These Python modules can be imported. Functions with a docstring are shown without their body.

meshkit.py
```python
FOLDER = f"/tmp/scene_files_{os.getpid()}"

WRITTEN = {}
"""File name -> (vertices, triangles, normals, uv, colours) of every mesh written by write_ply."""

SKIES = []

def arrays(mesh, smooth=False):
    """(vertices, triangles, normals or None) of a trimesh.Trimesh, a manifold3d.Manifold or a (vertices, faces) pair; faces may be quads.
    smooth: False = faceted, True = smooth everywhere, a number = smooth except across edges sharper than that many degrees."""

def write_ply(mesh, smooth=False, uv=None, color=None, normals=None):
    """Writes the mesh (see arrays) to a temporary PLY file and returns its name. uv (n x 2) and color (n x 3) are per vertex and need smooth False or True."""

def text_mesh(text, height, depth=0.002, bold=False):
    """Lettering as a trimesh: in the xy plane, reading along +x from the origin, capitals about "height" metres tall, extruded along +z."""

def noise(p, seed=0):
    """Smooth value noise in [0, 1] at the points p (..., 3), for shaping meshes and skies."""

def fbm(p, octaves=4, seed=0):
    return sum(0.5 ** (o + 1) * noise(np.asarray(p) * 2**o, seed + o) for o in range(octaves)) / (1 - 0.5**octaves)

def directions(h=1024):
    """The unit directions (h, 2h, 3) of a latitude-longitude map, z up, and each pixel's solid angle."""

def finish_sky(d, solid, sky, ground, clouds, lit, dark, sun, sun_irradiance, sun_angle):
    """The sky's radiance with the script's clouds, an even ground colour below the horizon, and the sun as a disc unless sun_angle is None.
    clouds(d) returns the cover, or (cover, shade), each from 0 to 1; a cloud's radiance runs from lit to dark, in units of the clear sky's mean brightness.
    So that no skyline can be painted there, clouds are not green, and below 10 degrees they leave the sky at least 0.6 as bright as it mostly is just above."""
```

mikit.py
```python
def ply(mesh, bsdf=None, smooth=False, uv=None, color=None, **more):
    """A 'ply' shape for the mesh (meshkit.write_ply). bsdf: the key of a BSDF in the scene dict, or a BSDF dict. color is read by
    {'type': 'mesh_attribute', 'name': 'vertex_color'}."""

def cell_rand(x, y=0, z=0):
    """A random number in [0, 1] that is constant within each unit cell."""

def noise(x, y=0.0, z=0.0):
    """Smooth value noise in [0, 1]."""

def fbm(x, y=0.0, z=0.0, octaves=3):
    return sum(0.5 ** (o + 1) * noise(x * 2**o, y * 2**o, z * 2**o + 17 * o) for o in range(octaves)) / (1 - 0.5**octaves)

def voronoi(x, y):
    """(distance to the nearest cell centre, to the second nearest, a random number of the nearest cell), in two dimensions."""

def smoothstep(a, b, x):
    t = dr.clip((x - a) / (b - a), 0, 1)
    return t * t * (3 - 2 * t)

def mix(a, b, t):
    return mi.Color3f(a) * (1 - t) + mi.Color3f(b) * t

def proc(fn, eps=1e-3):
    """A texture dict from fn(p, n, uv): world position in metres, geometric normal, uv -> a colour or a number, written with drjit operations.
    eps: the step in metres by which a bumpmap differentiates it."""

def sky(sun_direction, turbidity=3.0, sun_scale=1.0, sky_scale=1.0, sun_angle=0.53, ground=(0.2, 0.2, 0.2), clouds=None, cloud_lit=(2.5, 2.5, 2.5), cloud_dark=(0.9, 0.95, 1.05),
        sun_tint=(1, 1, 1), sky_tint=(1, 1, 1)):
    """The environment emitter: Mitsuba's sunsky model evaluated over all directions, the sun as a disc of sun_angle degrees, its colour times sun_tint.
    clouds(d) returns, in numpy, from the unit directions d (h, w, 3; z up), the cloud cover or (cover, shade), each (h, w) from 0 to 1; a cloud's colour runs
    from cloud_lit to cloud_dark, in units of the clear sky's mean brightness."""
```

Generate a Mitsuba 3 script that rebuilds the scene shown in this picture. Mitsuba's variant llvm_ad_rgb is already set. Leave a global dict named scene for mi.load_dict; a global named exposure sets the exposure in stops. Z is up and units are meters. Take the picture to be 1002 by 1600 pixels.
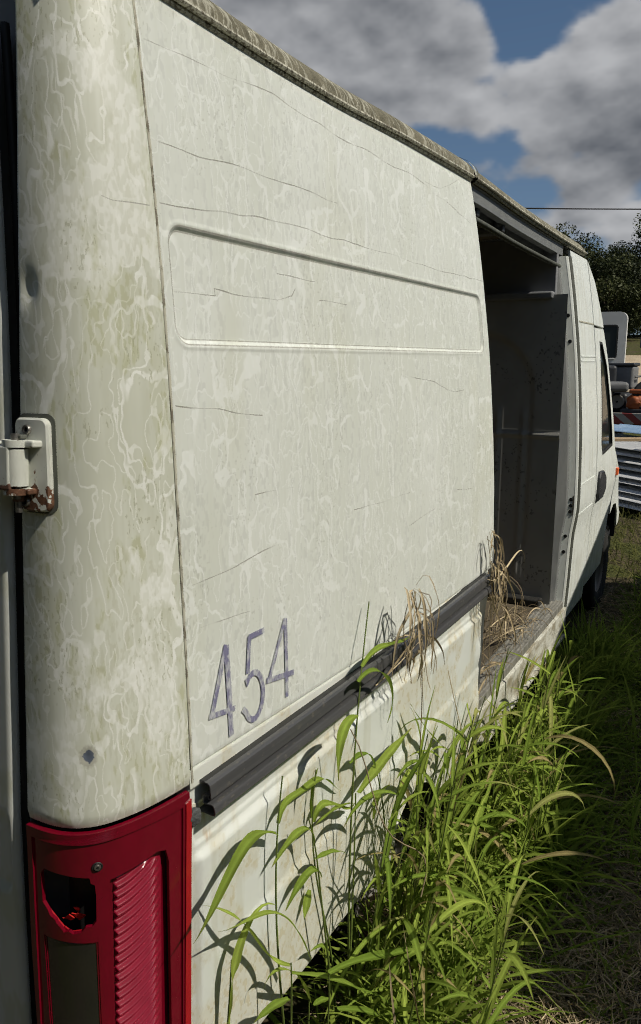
import math, numpy as np, trimesh, shapely, mitsuba as mi, drjit as dr, mikit, meshkit
from shapely.geometry import Polygon, Point, box as sbox
from shapely import affinity
from scipy.interpolate import PchipInterpolator as PI, CubicSpline
from mikit import proc, noise, fbm, voronoi, cell_rand, smoothstep, mix

T = mi.ScalarTransform4f
scene, labels = {}, {}

# ------------------------------------------------------------------ camera, sky, exposure
YAW, PITCH = math.radians(29.7), math.radians(11.14)
CAM = np.array([.742, -.914, 1.65])
FWD = np.array([-math.sin(YAW) * math.cos(PITCH), math.cos(YAW) * math.cos(PITCH), -math.sin(PITCH)])
scene['camera'] = {'type': 'perspective', 'fov': 2 * math.degrees(math.atan(501 / 1200)), 'fov_axis': 'x', 'near_clip': .02, 'far_clip': 3000.,
                   'to_world': T().look_at(origin=CAM.tolist(), target=(CAM + FWD).tolist(), up=[0, 0, 1])}

SUN_EL, SUN_Y = math.radians(47), .03
SUN = [math.cos(SUN_EL), SUN_Y, math.sin(SUN_EL)]


def clouds(d):
    az = np.degrees(np.arctan2(-d[..., 0], d[..., 1]))
    el = np.degrees(np.arcsin(np.clip(d[..., 2], -1, 1)))
    def dens(q):
        q = q * [1, 1, 1.5]
        return .55 * (meshkit.fbm(q * 5.5 + [3.3, 1.7, 0.2], 6, 5) - .5) + .62 * (meshkit.fbm(q * 17 + [1.3, 5.7, 2.2], 6, 9) - .5)
    n = dens(d)
    lee = dens(d + .018 * np.array([.75, -.1, .65])) - n        # thicker towards the sun: in its own shade
    big = meshkit.fbm(d * [1, 1, 1.5] * 2.2 + [7.3, .7, 4.2], 3, 2)

    def bump(a, e, ra, re):
        return np.exp(-((az - a) / ra) ** 2 - ((el - e) / re) ** 2)
    m = .44 + n + .45 * (big - .5)
    m = m + .40 * bump(8.5, 16.5, 6.5, 5.0) + .45 * bump(31, 22, 10, 6.0) + .40 * bump(23.5, 18.5, 5.0, 3.0) + .26 * bump(14.5, 17.0, 3.0, 2.2) + .26 * bump(9, 8, 12, 3.5)
    m = m - .42 * bump(16.8, 22.0, 1.9, 2.2) - .30 * bump(20.5, 13.9, 4.5, 1.2) - .12 * bump(15.5, 11.2, 2.2, .9)
    cover = np.clip((m - .45) / .16, 0, 1)
    cover = cover * cover * (3 - 2 * cover)
    shade = np.clip(.40 + .55 * (m - .66) + 2.6 * lee + .9 * n + .65 * bump(7.5, 13.6, 6, 2.8) - .40 * bump(11.5, 18.8, 4.5, 1.8) - .2 * bump(10, 8, 8, 2), 0, 1)
    return cover * .96, shade


scene['sky'] = mikit.sky(SUN, turbidity=3, sun_scale=1.0, sky_scale=.62, sun_tint=(.88, 1., 1.17), clouds=clouds, cloud_lit=(3.1, 3.14, 3.22), cloud_dark=(.80, .86, .97), ground=(.12, .12, .08))
exposure = 1.5


# ------------------------------------------------------------------ registry helpers
def put(key, mesh, bsdf, smooth=False, **kw):
    n = 0
    k = key
    while k in scene:
        n += 1
        k = f'{key}_{n:03d}'
    scene[k] = mikit.ply(mesh, bsdf, smooth, **kw)
    return k


def lab(key, label=None, cat=None, group=None, kind=None):
    d = labels.setdefault(key, {})
    for a, b in (('label', label), ('category', cat), ('group', group), ('kind', kind)):
        if b:
            d[a] = b


def rgb(*c):
    return {'type': 'rgb', 'value': list(c)}


def mat(name, color, rough=.5, metallic=0., spec=.5, bump=None, bscale=.001, beps=.002, **kw):
    base = {'type': 'principled', 'base_color': color if isinstance(color, dict) else rgb(*color), 'roughness': rough, 'metallic': metallic, 'specular': spec, **kw}
    if bump is not None:
        base = {'type': 'bumpmap', 'arbitrary': proc(bump, beps), 'scale': bscale, 'bsdf': base}
    scene[name] = {'type': 'twosided', 'bsdf': base}
    return name


# ------------------------------------------------------------------ mesh helpers
def TM(v, f):
    v, f = np.asarray(v, float), np.asarray(f, int)
    if f.shape[1] == 4:
        f = np.vstack([f[:, [0, 1, 2]], f[:, [0, 2, 3]]])
    return trimesh.Trimesh(v, f, process=False)


def cat(ms):
    return trimesh.util.concatenate(ms)


def grid_faces(na, nb, flip=False):
    i = (np.arange(na - 1)[:, None] * nb + np.arange(nb - 1)[None]).ravel()
    f = np.stack([i, i + nb, i + nb + 1, i + 1], 1)
    return f[:, ::-1] if flip else f


def grid_panel(P, flange=.012, rnd=.0016):
    """Sheet-metal panel from a grid of points P (na, nb, 3): the outer skin with softly rolled rims and a return flange turned inwards."""
    na, nb = P.shape[:2]
    da, db = np.gradient(P, axis=0), np.gradient(P, axis=1)
    n = np.cross(da, db)
    n /= np.linalg.norm(n, axis=2, keepdims=True) + 1e-12
    if n[na // 2, nb // 2] @ (CAM - P[na // 2, nb // 2]) < 0:
        n, flip = -n, True
    else:
        flip = False
    Q = P.copy()
    for sl in (np.s_[0], np.s_[-1], np.s_[:, 0], np.s_[:, -1]):
        Q[sl] = P[sl] - n[sl] * rnd
    out = TM(Q.reshape(-1, 3), grid_faces(na, nb, flip))
    loop = np.concatenate([np.arange(nb), np.arange(1, na) * nb + nb - 1, (na - 1) * nb + np.arange(nb - 2, -1, -1), np.arange(na - 2, 0, -1) * nb])
    q, nn = Q.reshape(-1, 3)[loop], n.reshape(-1, 3)[loop]
    m = len(loop)
    v = np.vstack([q, q - nn * flange])
    i = np.arange(m)
    j = (i + 1) % m
    return cat([out, TM(v, np.stack([i, j, j + m, i + m], 1))])


def tri_poly(poly, size=None):
    """Triangulates a shapely polygon; size: longest edge."""
    v, f = trimesh.creation.triangulate_polygon(poly, engine='earcut')
    v = np.asarray(v, float)
    if size:
        v3, f = trimesh.remesh.subdivide_to_size(np.c_[v, np.zeros(len(v))], f, size, max_iter=12)
        v = v3[:, :2]
    return v, np.asarray(f)


def densify(poly, step):
    return shapely.segmentize(poly, step)


def patch(poly, surf, off=0., thick=.004, bevel=0., size=.03, step=.02):
    """A plate whose outline is poly in the surface's (a, b) plane, bent onto surf(ab, offset), its outer face at off + thick."""
    if hasattr(poly, 'geoms'):
        return cat([patch(g, surf, off, thick, bevel, size, step) for g in poly.geoms if g.area > 1e-8])
    poly = shapely.geometry.polygon.orient(densify(poly, step))
    def inset(c):
        e = np.roll(c, -1, 0) - np.roll(c, 1, 0)
        nn = np.stack([-e[:, 1], e[:, 0]], 1)
        return c + bevel * nn / (np.linalg.norm(nn, axis=1, keepdims=True) + 1e-12)
    top = Polygon(inset(np.array(poly.exterior.coords)[:-1])) if bevel else poly
    v, f = tri_poly(top, size)
    parts = [TM(surf(v, off + thick), f)]
    def wall(ring0, ring1, h0, h1):
        r0, r1 = np.array(ring0)[:-1], np.array(ring1)[:-1]
        m = len(r0)
        i = np.arange(m)
        j = (i + 1) % m
        parts.append(TM(np.vstack([surf(r0, h0), surf(r1, h1)]), np.stack([i, j, j + m, i + m], 1)))
    for ring in [poly.exterior, *poly.interiors]:
        c = np.array(ring.coords)
        if bevel:
            ci = inset(c[:-1])
            wall(c, c, off, off + thick - bevel)
            wall(c, np.vstack([ci, ci[:1]]), off + thick - bevel, off + thick)
        else:
            wall(c, c, off, off + thick)
    return cat(parts)


def tube(pts, r, n=6, caps=True):
    pts = np.asarray(pts, float)
    r = np.broadcast_to(r, len(pts))
    t = np.gradient(pts, axis=0)
    t /= np.linalg.norm(t, axis=1, keepdims=True) + 1e-12
    ref = np.array([0, 0, 1.]) if abs(t[0] @ [0, 0, 1.]) < .9 else np.array([1., 0, 0])
    v = []
    u = np.cross(t[0], ref)
    for k in range(len(pts)):
        u = u - (u @ t[k]) * t[k]
        u /= np.linalg.norm(u) + 1e-12
        w = np.cross(t[k], u)
        a = np.arange(n) * 2 * np.pi / n
        v.append(pts[k] + r[k] * (np.cos(a)[:, None] * u + np.sin(a)[:, None] * w))
    v = np.vstack(v)
    f = []
    for k in range(len(pts) - 1):
        for i in range(n):
            j = (i + 1) % n
            f.append((k * n + i, k * n + j, (k + 1) * n + j, (k + 1) * n + i))
    m = TM(v, f)
    if caps:
        L = len(v)
        m = cat([m, TM(np.vstack([v[:n], pts[:1]]), [((i + 1) % n, i, n) for i in range(n)]), TM(np.vstack([v[-n:], pts[-1:]]), [(i, (i + 1) % n, n) for i in range(n)])])
    return m


def rbox(size, r, M=None):
    """Box with rounded edges (hull of spheres), size (x, y, z) centred at the origin."""
    s = np.array(size) / 2 - r
    base = trimesh.creation.icosphere(2, r)
    pts = np.vstack([base.vertices + s * [a, b, c] for a in (-1, 1) for b in (-1, 1) for c in (-1, 1)])
    m = trimesh.convex.convex_hull(pts)
    if M is not None:
        m.apply_transform(M)
    return m


def frame(o, ex, ey, ez):
    M = np.eye(4)
    M[:3, 0], M[:3, 1], M[:3, 2], M[:3, 3] = ex, ey, ez, o
    return M


def at(x, y, z, rz=0.):
    M = trimesh.transformations.rotation_matrix(rz, [0, 0, 1])
    M[:3, 3] = x, y, z
    return M


def bx(x0, x1, y0, y1, z0, z1, r=.004):
    return rbox((x1 - x0, y1 - y0, z1 - z0), min(r, .49 * min(x1 - x0, y1 - y0, z1 - z0)), at((x0 + x1) / 2, (y0 + y1) / 2, (z0 + z1) / 2))


def lathe(profile, n=24):
    p = np.array(profile, float)
    return trimesh.creation.revolve(p, sections=n)


def spline(pts, n):
    pts = np.asarray(pts, float)
    l = np.r_[0, np.cumsum(np.linalg.norm(np.diff(pts, axis=0), axis=1))]
    if len(pts) == 2:
        return pts[0] + np.linspace(0, 1, n)[:, None] * (pts[1] - pts[0])
    return CubicSpline(l, pts)(np.linspace(0, l[-1], n))


def sweep_y(sec, ys, place):
    """Sweeps an open section (list of (dx, z)) along the y values; place(y, sec) -> (n, 3)."""
    P = np.stack([place(y, np.asarray(sec, float)) for y in ys])
    return TM(P.reshape(-1, 3), grid_faces(len(ys), P.shape[1]))


# ------------------------------------------------------------------ the van's surfaces
XS = PI([.2, .55, .8, .95, 1.314, 1.615, 1.892, 2.15, 2.35], [-.06, -.045, -.034, -.028, -.035, -.044, -.060, -.085, -.112])
XD = PI([.2, .377, .55, .788, .95, 1.194, 1.575, 1.88, 2.157, 2.206, 2.35], [-.05, -.036, -.027, -.019, -.002, -.008, -.035, -.072, -.119, -.130, -.165])


def X(y, z):
    t = np.clip(np.asarray(y, float) / 1.579, 0, 1)
    t = 1 - (1 - t) ** 1.6
    return XS(z) * (1 - t) + XD(z) * t - .02 * np.maximum(np.asarray(y, float) - 3.2, 0) ** 2


def side(ab, off):
    ab = np.asarray(ab, float)
    return np.stack([X(ab[:, 0], ab[:, 1]) + off, ab[:, 0], ab[:, 1]], 1)


_q = np.array([(-.0255, -.003), (-.035, -.07), (-.051, -.127), (-.075, -.170), (-.098, -.189), (-.126, -.2005), (-.161, -.2048), (-.205, -.2055), (-.45, -.2065), (-.9, -.207)])
_l = np.r_[0, np.cumsum(np.linalg.norm(np.diff(_q, axis=0), axis=1))]
SEC = CubicSpline(_l[:8], _q[:8])


def yr(z):
    return -.205 + .067 * np.maximum(np.asarray(z, float) - .95, 0)


def corner0(s, z):
    p = SEC(np.minimum(s, _l[7]))
    x = p[..., 0] - np.maximum(s - _l[7], 0)
    return np.stack([x + XS(z) - XS(.95), p[..., 1] * yr(z) / -.205, z + 0 * s], -1)


def corner_n(s, z):
    e = 1e-3
    n = np.cross(corner0(s + e, z) - corner0(s - e, z), corner0(s, z + e) - corner0(s, z - e))
    n /= np.linalg.norm(n, axis=-1, keepdims=True)
    return np.where((n[..., :1] - n[..., 1:2]) < 0, -n, n)


def corner(sz, off=0.):
    s, z = np.asarray(sz, float)[:, 0], np.asarray(sz, float)[:, 1]
    return corner0(s, z) + corner_n(s, z) * np.broadcast_to(off, s.shape)[:, None]


S_E = PI([.30, .574, .757, .953, 1.337, 1.617, 1.879, 2.125, 2.25], [.290, .294, .298, .297, .2887, .279, .262, .2386, .229])
S_D = PI([.30, .563, .867, 1.354, 1.653, 1.8825, 2.15, 2.25], [.324, .3245, .325, .317, .309, .304, .297, .294])
Z_G = PI([-.3, .33, .6, 1.08, 1.586, 2.2, 2.93, 3.4, 4], [2.19, 2.188, 2.192, 2.213, 2.222, 2.205, 2.195, 2.193, 2.19])   # the roof gutter's height

# ------------------------------------------------------------------ materials
def ridge(v, w):
    """1 on the contour lines of a noise value v, falling to 0 at w."""
    return 1 - smoothstep(0.0, w, dr.abs(v - .5))


def film(p, w=1.0, fr=1.0):
    """Weathered white paint: a chalky dirt film grazed through in pale winding tracks. Returns (a, z, region, tracks, fine fuzz, streaks)."""
    a, z = p.y + p.x, p.z
    A, Z = a * fr, z * fr
    wa = A + .040 * (fbm(A * 17, Z * 11, 3.1, 2) - .5) + .011 * (noise(A * 95, Z * 70, 5.1) - .5)
    wz = Z + .060 * (fbm(A * 15, Z * 10, 7.7, 2) - .5) + .011 * (noise(A * 95, Z * 70, 9.1) - .5)

    def track(fa, fz, q, width, cut):
        e = .0015
        n0 = noise(wa * fa + q, wz * fz + q, q)
        n1, n2 = noise((wa + e) * fa + q, wz * fz + q, q), noise(wa * fa + q, (wz + e) * fz + q, q)
        g = dr.sqrt(dr.square(n1 - n0) + dr.square(n2 - n0)) / e
        d = dr.abs(n0 - .5) / dr.maximum(g, 11.0) / fr
        ww = width * w * (.55 + .9 * noise(A * 60 + q, Z * 60, q))
        return (1 - smoothstep(ww * .55, ww, d)) * smoothstep(cut, cut + .06, noise(A * 12 + q, Z * 8, q + .7))

    t1 = track(26, 11, 1.5, .0027, .34)
    t2 = track(46, 19, 5.5, .0020, .38)
    t3 = track(70, 26, 8.5, .0016, .40)
    reg = fbm(a * 5, z * 3, 11.3, 2)
    fuzz = smoothstep(.42, .66, fbm(a * 150, z * 90, 1.0, 2))
    streak = fbm(a * 80, z * 7, 4.4, 3)
    return a, z, reg, dr.maximum(t1, dr.maximum(t2 * .85, t3 * .7)) * (.75 + .3 * fuzz), fuzz, streak


SCRATCH = [[(0.011, 2.106), (0.129, 2.113), (0.382, 2.13), (0.67, 2.119), (1.04, 2.127), (1.541, 2.073)], [(0.008, 1.969), (0.151, 1.968), (0.347, 1.977), (0.596, 1.977)],
           [(-0.085, 1.874), (-0.014, 1.875)], [(0.008, 1.876), (0.088, 1.884), (0.333, 1.902), (0.678, 1.906), (1.012, 1.9), (1.572, 1.9)], [(1.152, 2.125), (1.28, 2.131), (1.445, 2.185)],
           [(0.035, 1.756), (0.136, 1.757), (0.134, 1.769), (0.191, 1.763), (0.333, 1.762), (0.38, 1.774), (0.394, 1.787)], [(0.334, 1.811), (0.472, 1.806)], [(0.487, 1.769), (0.605, 1.766)],
           [(0.911, 1.611), (1.083, 1.596), (1.177, 1.571), (1.31, 1.563)], [(0.008, 1.584), (0.098, 1.571), (0.245, 1.556)], [(0.212, 1.411), (0.34, 1.411)], [(0.585, 1.326), (0.731, 1.317), (0.881, 1.315)],
           [(0.025, 1.292), (0.145, 1.296), (0.266, 1.309)], [(0.038, 1.212), (0.177, 1.205)], [(0.877, 1.236), (1.05, 1.249)], [(1.226, 1.278), (1.355, 1.265)]]


def scratch_mask(a, z):
    """1 on the hairline scratches and dried tendril marks, from the distance to their polylines."""
    d = mi.Float(1.)
    for line in SCRATCH:
        for (a0, z0), (a1, z1) in zip(line[:-1], line[1:]):
            ex, ey = a1 - a0, z1 - z0
            px, py = a - a0, z - z0
            t = dr.clip((px * ex + py * ey) / (ex * ex + ey * ey), 0, 1)
            d = dr.minimum(d, dr.square(px - t * ex) + dr.square(py - t * ey))
    d = dr.sqrt(d)
    w = .0006 + .0011 * noise(a * 25, z * 25)
    return 1 - smoothstep(.4, 1.0, d / w)


def sd_rr(a, z):
    qa, qz = dr.abs(a - .772) - .750 + .032, dr.abs(z - 1.764) - .089 + .032
    return dr.sqrt(dr.square(dr.maximum(qa, 0)) + dr.square(dr.maximum(qz, 0))) + dr.minimum(dr.maximum(qa, qz), 0) - .032


def side_color(p, n, uv, marks=True):
    a, z, reg, tr, fuzz, streak = film(p, .75, 1.25)
    ay = p.y
    base = mix((.575, .60, .545), (.635, .66, .62), smoothstep(.3, .7, reg * .6 + streak * .4))
    base = mix(base, (.545, .56, .47), .5 * smoothstep(.55, .75, fbm(a * 4, z * 2.2, 21.0, 3)))
    base = base * (1 - .10 * fuzz * smoothstep(.4, .6, streak))
    c = mix(base, (.745, .77, .745), tr * .62)
    if not marks:
        return c
    speck = smoothstep(.70, .80, fbm(a * 230, z * 150, 2.0, 2)) * smoothstep(.48, .66, fbm(a * 12, z * 7, 6.0, 3))
    c = mix(c, (.24, .245, .19), speck * .28)
    gd = sd_rr(ay, z)
    groove = dr.maximum(1 - smoothstep(.0006, .0016, dr.abs(gd)), 1 - smoothstep(.0005, .0014, dr.abs(gd + .0082)))
    c = mix(c, (.20, .185, .14), groove * (.35 + .5 * fbm(ay * 60, z * 60, 3., 3)))
    wob_a = ay + .012 * (fbm(ay * 9, z * 9, 3.0, 2) - .5)
    wob_z = z + .012 * (fbm(ay * 9, z * 9, 8.0, 2) - .5)
    return mix(c, (.20, .195, .16), .85 * scratch_mask(wob_a, wob_z) * smoothstep(.15, .7, fbm(ay * 14, z * 14, 4., 3)))


def corner_color(p, n, uv):
    a, z, reg, tr, fuzz, streak = film(p, 1.0, 1.0)
    base = mix((.525, .54, .455), (.60, .62, .55), smoothstep(.3, .7, reg * .5 + streak * .5))
    # green algae: ragged patches with an outline of their own
    al = fbm(a * 16, z * 7, 31.0, 4) * .65 + fbm(a * 60, z * 26, 5.0, 3) * .35
    green = smoothstep(.53, .60, al)
    base = mix(base, (.47, .485, .40), .5 * smoothstep(.45, .62, fbm(a * 9, z * 4, 41.0, 3)))
    stip = smoothstep(.50, .62, fbm(a * 170, z * 60, 7.0, 3))
    base = mix(base, (.41, .42, .26), green * (.22 + .45 * stip))
    base = mix(base, (.40, .40, .29), stip * .30 * smoothstep(.44, .60, fbm(a * 12, z * 6, 15.0, 3)))
    wv = dr.abs(noise(a * 13 + .5 * fbm(a * 50, z * 40, 2., 3), z * 7 + .4 * fbm(a * 60, z * 50, 9., 3), 3.5) - .5)
    wide = (1 - smoothstep(.035, .06, wv)) * smoothstep(.42, .5, noise(a * 9, z * 6, 33.))
    c = mix(base, (.74, .755, .715), dr.maximum(tr * .9, wide * .75 * (.5 + .5 * fuzz)) * (.95 - .3 * green))
    speck = smoothstep(.66, .76, fbm(a * 230, z * 120, 2.0, 3)) * smoothstep(.46, .62, fbm(a * 10, z * 9, 6.0, 3))
    c = mix(c, (.27, .275, .16), speck * .45)
    c = mix(c, (.20, .195, .16), .6 * scratch_mask(p.y, z + .01 * (noise(p.y * 30, 2.) - .5)))
    # one chipped spot with bare grey primer
    q = dr.sqrt(dr.square((p.x + .083) * 1.3) + dr.square((z - 1.069) * .75)) + .004 * (noise(a * 300, z * 300) - .5)
    c = mix(c, (.40, .40, .34), 1 - smoothstep(.0100, .0150, q))
    return mix(c, (.10, .12, .16), 1 - smoothstep(.0065, .0085, q))


def lower_color(p, n, uv):
    a, z = p.y + p.x, p.z
    reg = fbm(a * 7, z * 5, 1.3, 4)
    c = mix((.59, .62, .585), (.67, .695, .665), reg)
    run = smoothstep(.52, .72, fbm(a * 40, z * 3, 9.3, 3))
    c = mix(c, (.50, .50, .41), .45 * run)
    c = mix(c, mix((.56, .58, .52), (.66, .68, .635), reg), smoothstep(.925, .935, z) * .9)
    mud = smoothstep(.46, .62, fbm(a * 14, z * 10, 5.3, 4) + .30 * smoothstep(.62, .40, z))
    spat = smoothstep(.55, .63, fbm(a * 120, z * 90, 4.3, 2))
    c = mix(c, (.50, .45, .30), mud * (.35 + .4 * spat))
    rust = smoothstep(.014, .003, dr.abs(p.y - .055 + .006 * (noise(z * 60, 3.) - .5))) * smoothstep(.80, .83, z) * smoothstep(.885, .86, z) * smoothstep(.3, .7, fbm(a * 100, z * 20, 2., 3))
    return mix(c, (.42, .26, .09), rust * .8)


mat('side_paint', proc(side_color), .52, spec=.35)
mat('corner_paint', proc(corner_color), .40, spec=.45)
mat('lower_paint', proc(lower_color), .38, spec=.45)


def cab_color(p, n, uv):
    v = fbm(p.y * 9, p.z * 9, p.x * 9, 4)
    s = smoothstep(.5, .7, fbm(p.y * 40, p.z * 5, 2., 3))
    return mix(mix((.60, .63, .595), (.68, .71, .685), v), (.50, .50, .42), .4 * s)


mat('cab_paint', proc(cab_color), .4, spec=.45)


def door_color(p, n, uv):
    a, z = p.x, p.z
    v = fbm(a * 12, z * 7, 3., 4)
    return mix(mix((.50, .515, .48), (.58, .595, .56), v), (.40, .41, .29), .5 * smoothstep(.5, .66, fbm(a * 30, z * 9, 8., 4)))


mat('door_paint', proc(door_color), .42, spec=.45)


def roof_color(p, n, uv):
    a, z = p.y, p.z + p.x * .6
    wa = a + .03 * (fbm(a * 20, z * 20, 3., 3) - .5)
    moss = mix((.075, .070, .045), (.19, .175, .125), fbm(a * 60, z * 60, 1., 4))
    wa = wa + .012 * (fbm(a * 140, z * 140, 5., 3) - .5)
    t = dr.maximum(ridge(noise(wa * 60, z * 18, 1.), .10), ridge(noise(wa * 110 + 4, z * 34, 6.), .11) * smoothstep(.4, .6, fbm(a * 12, z * 12, 4., 2)))
    return mix(moss, (.44, .43, .35), t * (.35 + .6 * fbm(a * 40, z * 60, 8., 3)))


mat('mossy_paint', proc(roof_color), .75, spec=.3, bump=lambda p, n, uv: fbm(p.y * 90, p.z * 90, p.x * 90, 3), bscale=.004)
mat('pale_trim', proc(lambda p, n, uv: mix((.30, .30, .24), (.50, .50, .43), fbm(p.y * 60, p.z * 60, p.x * 60, 3))), .6)


def seam_color(p, n, uv):
    return mix((.15, .135, .10), (.44, .43, .35), smoothstep(.36, .56, fbm(p.y * 200, p.z * 60, p.x * 200, 4)))


mat('grimy_sealant', proc(seam_color), .8)
mat('black_rubber', proc(lambda p, n, uv: mix((.012, .012, .012), (.035, .035, .032), fbm(p.y * 60, p.z * 30, p.x * 60, 3))), .6)
mat('seal_rubber', proc(lambda p, n, uv: mix((.045, .05, .042), (.11, .115, .095), fbm(p.y * 90, p.z * 30, p.x * 60, 3))), .7)


def rail_color(p, n, uv):
    v = fbm(p.y * 2, p.z * 300, p.x * 200, 3)
    d = smoothstep(.62, .8, fbm(p.y * 90, p.z * 160, p.x * 160, 4))
    return mix(mix((.050, .051, .053), (.078, .078, .080), v), (.15, .135, .105), d * .45)


mat('rail_plastic', proc(rail_color), .30, spec=.6)
mat('channel_dirt', proc(lambda p, n, uv: mix((.10, .085, .06), (.26, .22, .15), fbm(p.y * 60, p.z * 200, p.x * 90, 4))), .8)
mat('dark_jamb', proc(lambda p, n, uv: mix((.13, .138, .14), (.20, .205, .20), fbm(p.y * 30, p.z * 14, p.x * 30, 3))), .55)
mat('underseal_void', proc(lambda p, n, uv: mix((.022, .022, .023), (.045, .043, .04), fbm(p.y * 40, p.z * 40, p.x * 40, 2))), .75)  # underseal black, also paints the dark of gaps, voids and holes


def red_color(p, n, uv):
    return mix((.115, .0012, .009), (.16, .002, .013), fbm(p.y * 40, p.z * 26, p.x * 40, 3))


mat('red_lens', proc(red_color), .14, spec=.4, clearcoat=.25, clearcoat_gloss=.9)
mat('red_edge_lit', proc(lambda p, n, uv: mix((.28, .004, .010), (.38, .009, .014), fbm(p.y * 50, p.z * 20, p.x * 50, 3))), .2, spec=.55, clearcoat=.5)  # lens red made lighter, the light caught by the edge is in it
mat('red_reflector', proc(lambda p, n, uv: mix((.175, .003, .016), (.26, .007, .028), fbm(p.y * 60, p.z * 40, p.x * 60, 3))), .22, spec=.6, clearcoat=.5)
mat('red_shard', (.52, .025, .022), .2, spec=.6)
mat('smoked_lens', proc(lambda p, n, uv: mix((.012, .013, .012), (.026, .022, .017), fbm(p.y * 20, p.z * 16, p.x * 20, 3))), .12, spec=.6, clearcoat=.6)
mat('lamp_housing', (.01, .009, .009), .6)
mat('screw_metal', proc(lambda p, n, uv: mix((.16, .15, .14), (.42, .40, .37), fbm(p.y * 300, p.z * 300, p.x * 300, 2))), .35, metallic=.85)


def hinge_color(p, n, uv):
    c = mix((.46, .47, .41), (.58, .595, .55), fbm(p.y * 60, p.z * 40, p.x * 60, 3))
    r = smoothstep(.50, .56, fbm(p.y * 90, p.z * 90, p.x * 90, 4) + .30 * smoothstep(1.4815, 1.474, p.z) - .22)
    return mix(c, mix((.055, .028, .018), (.17, .085, .05), fbm(p.y * 300, p.z * 300, p.x * 300, 2)), r)


mat('hinge_paint', proc(hinge_color), .42, spec=.45)
mat('rusty_metal', proc(lambda p, n, uv: mix((.055, .028, .02), (.17, .085, .05), fbm(p.y * 140, p.z * 140, p.x * 140, 4))), .75)
mat('foam_filler', proc(lambda p, n, uv: mix((.035, .038, .04), (.10, .105, .105), fbm(p.y * 120, p.z * 120, p.x * 120, 3))), .7)
mat('sill_paint', proc(lambda p, n, uv: mix((.26, .235, .17), (.50, .50, .44), smoothstep(.30, .66, fbm(p.y * 16, p.z * 30, p.x * 30, 4)))), .6)
mat('bare_strip', proc(lambda p, n, uv: mix((.55, .53, .42), (.70, .69, .60), fbm(p.y * 90, p.z * 90, 1., 3))), .6)


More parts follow.
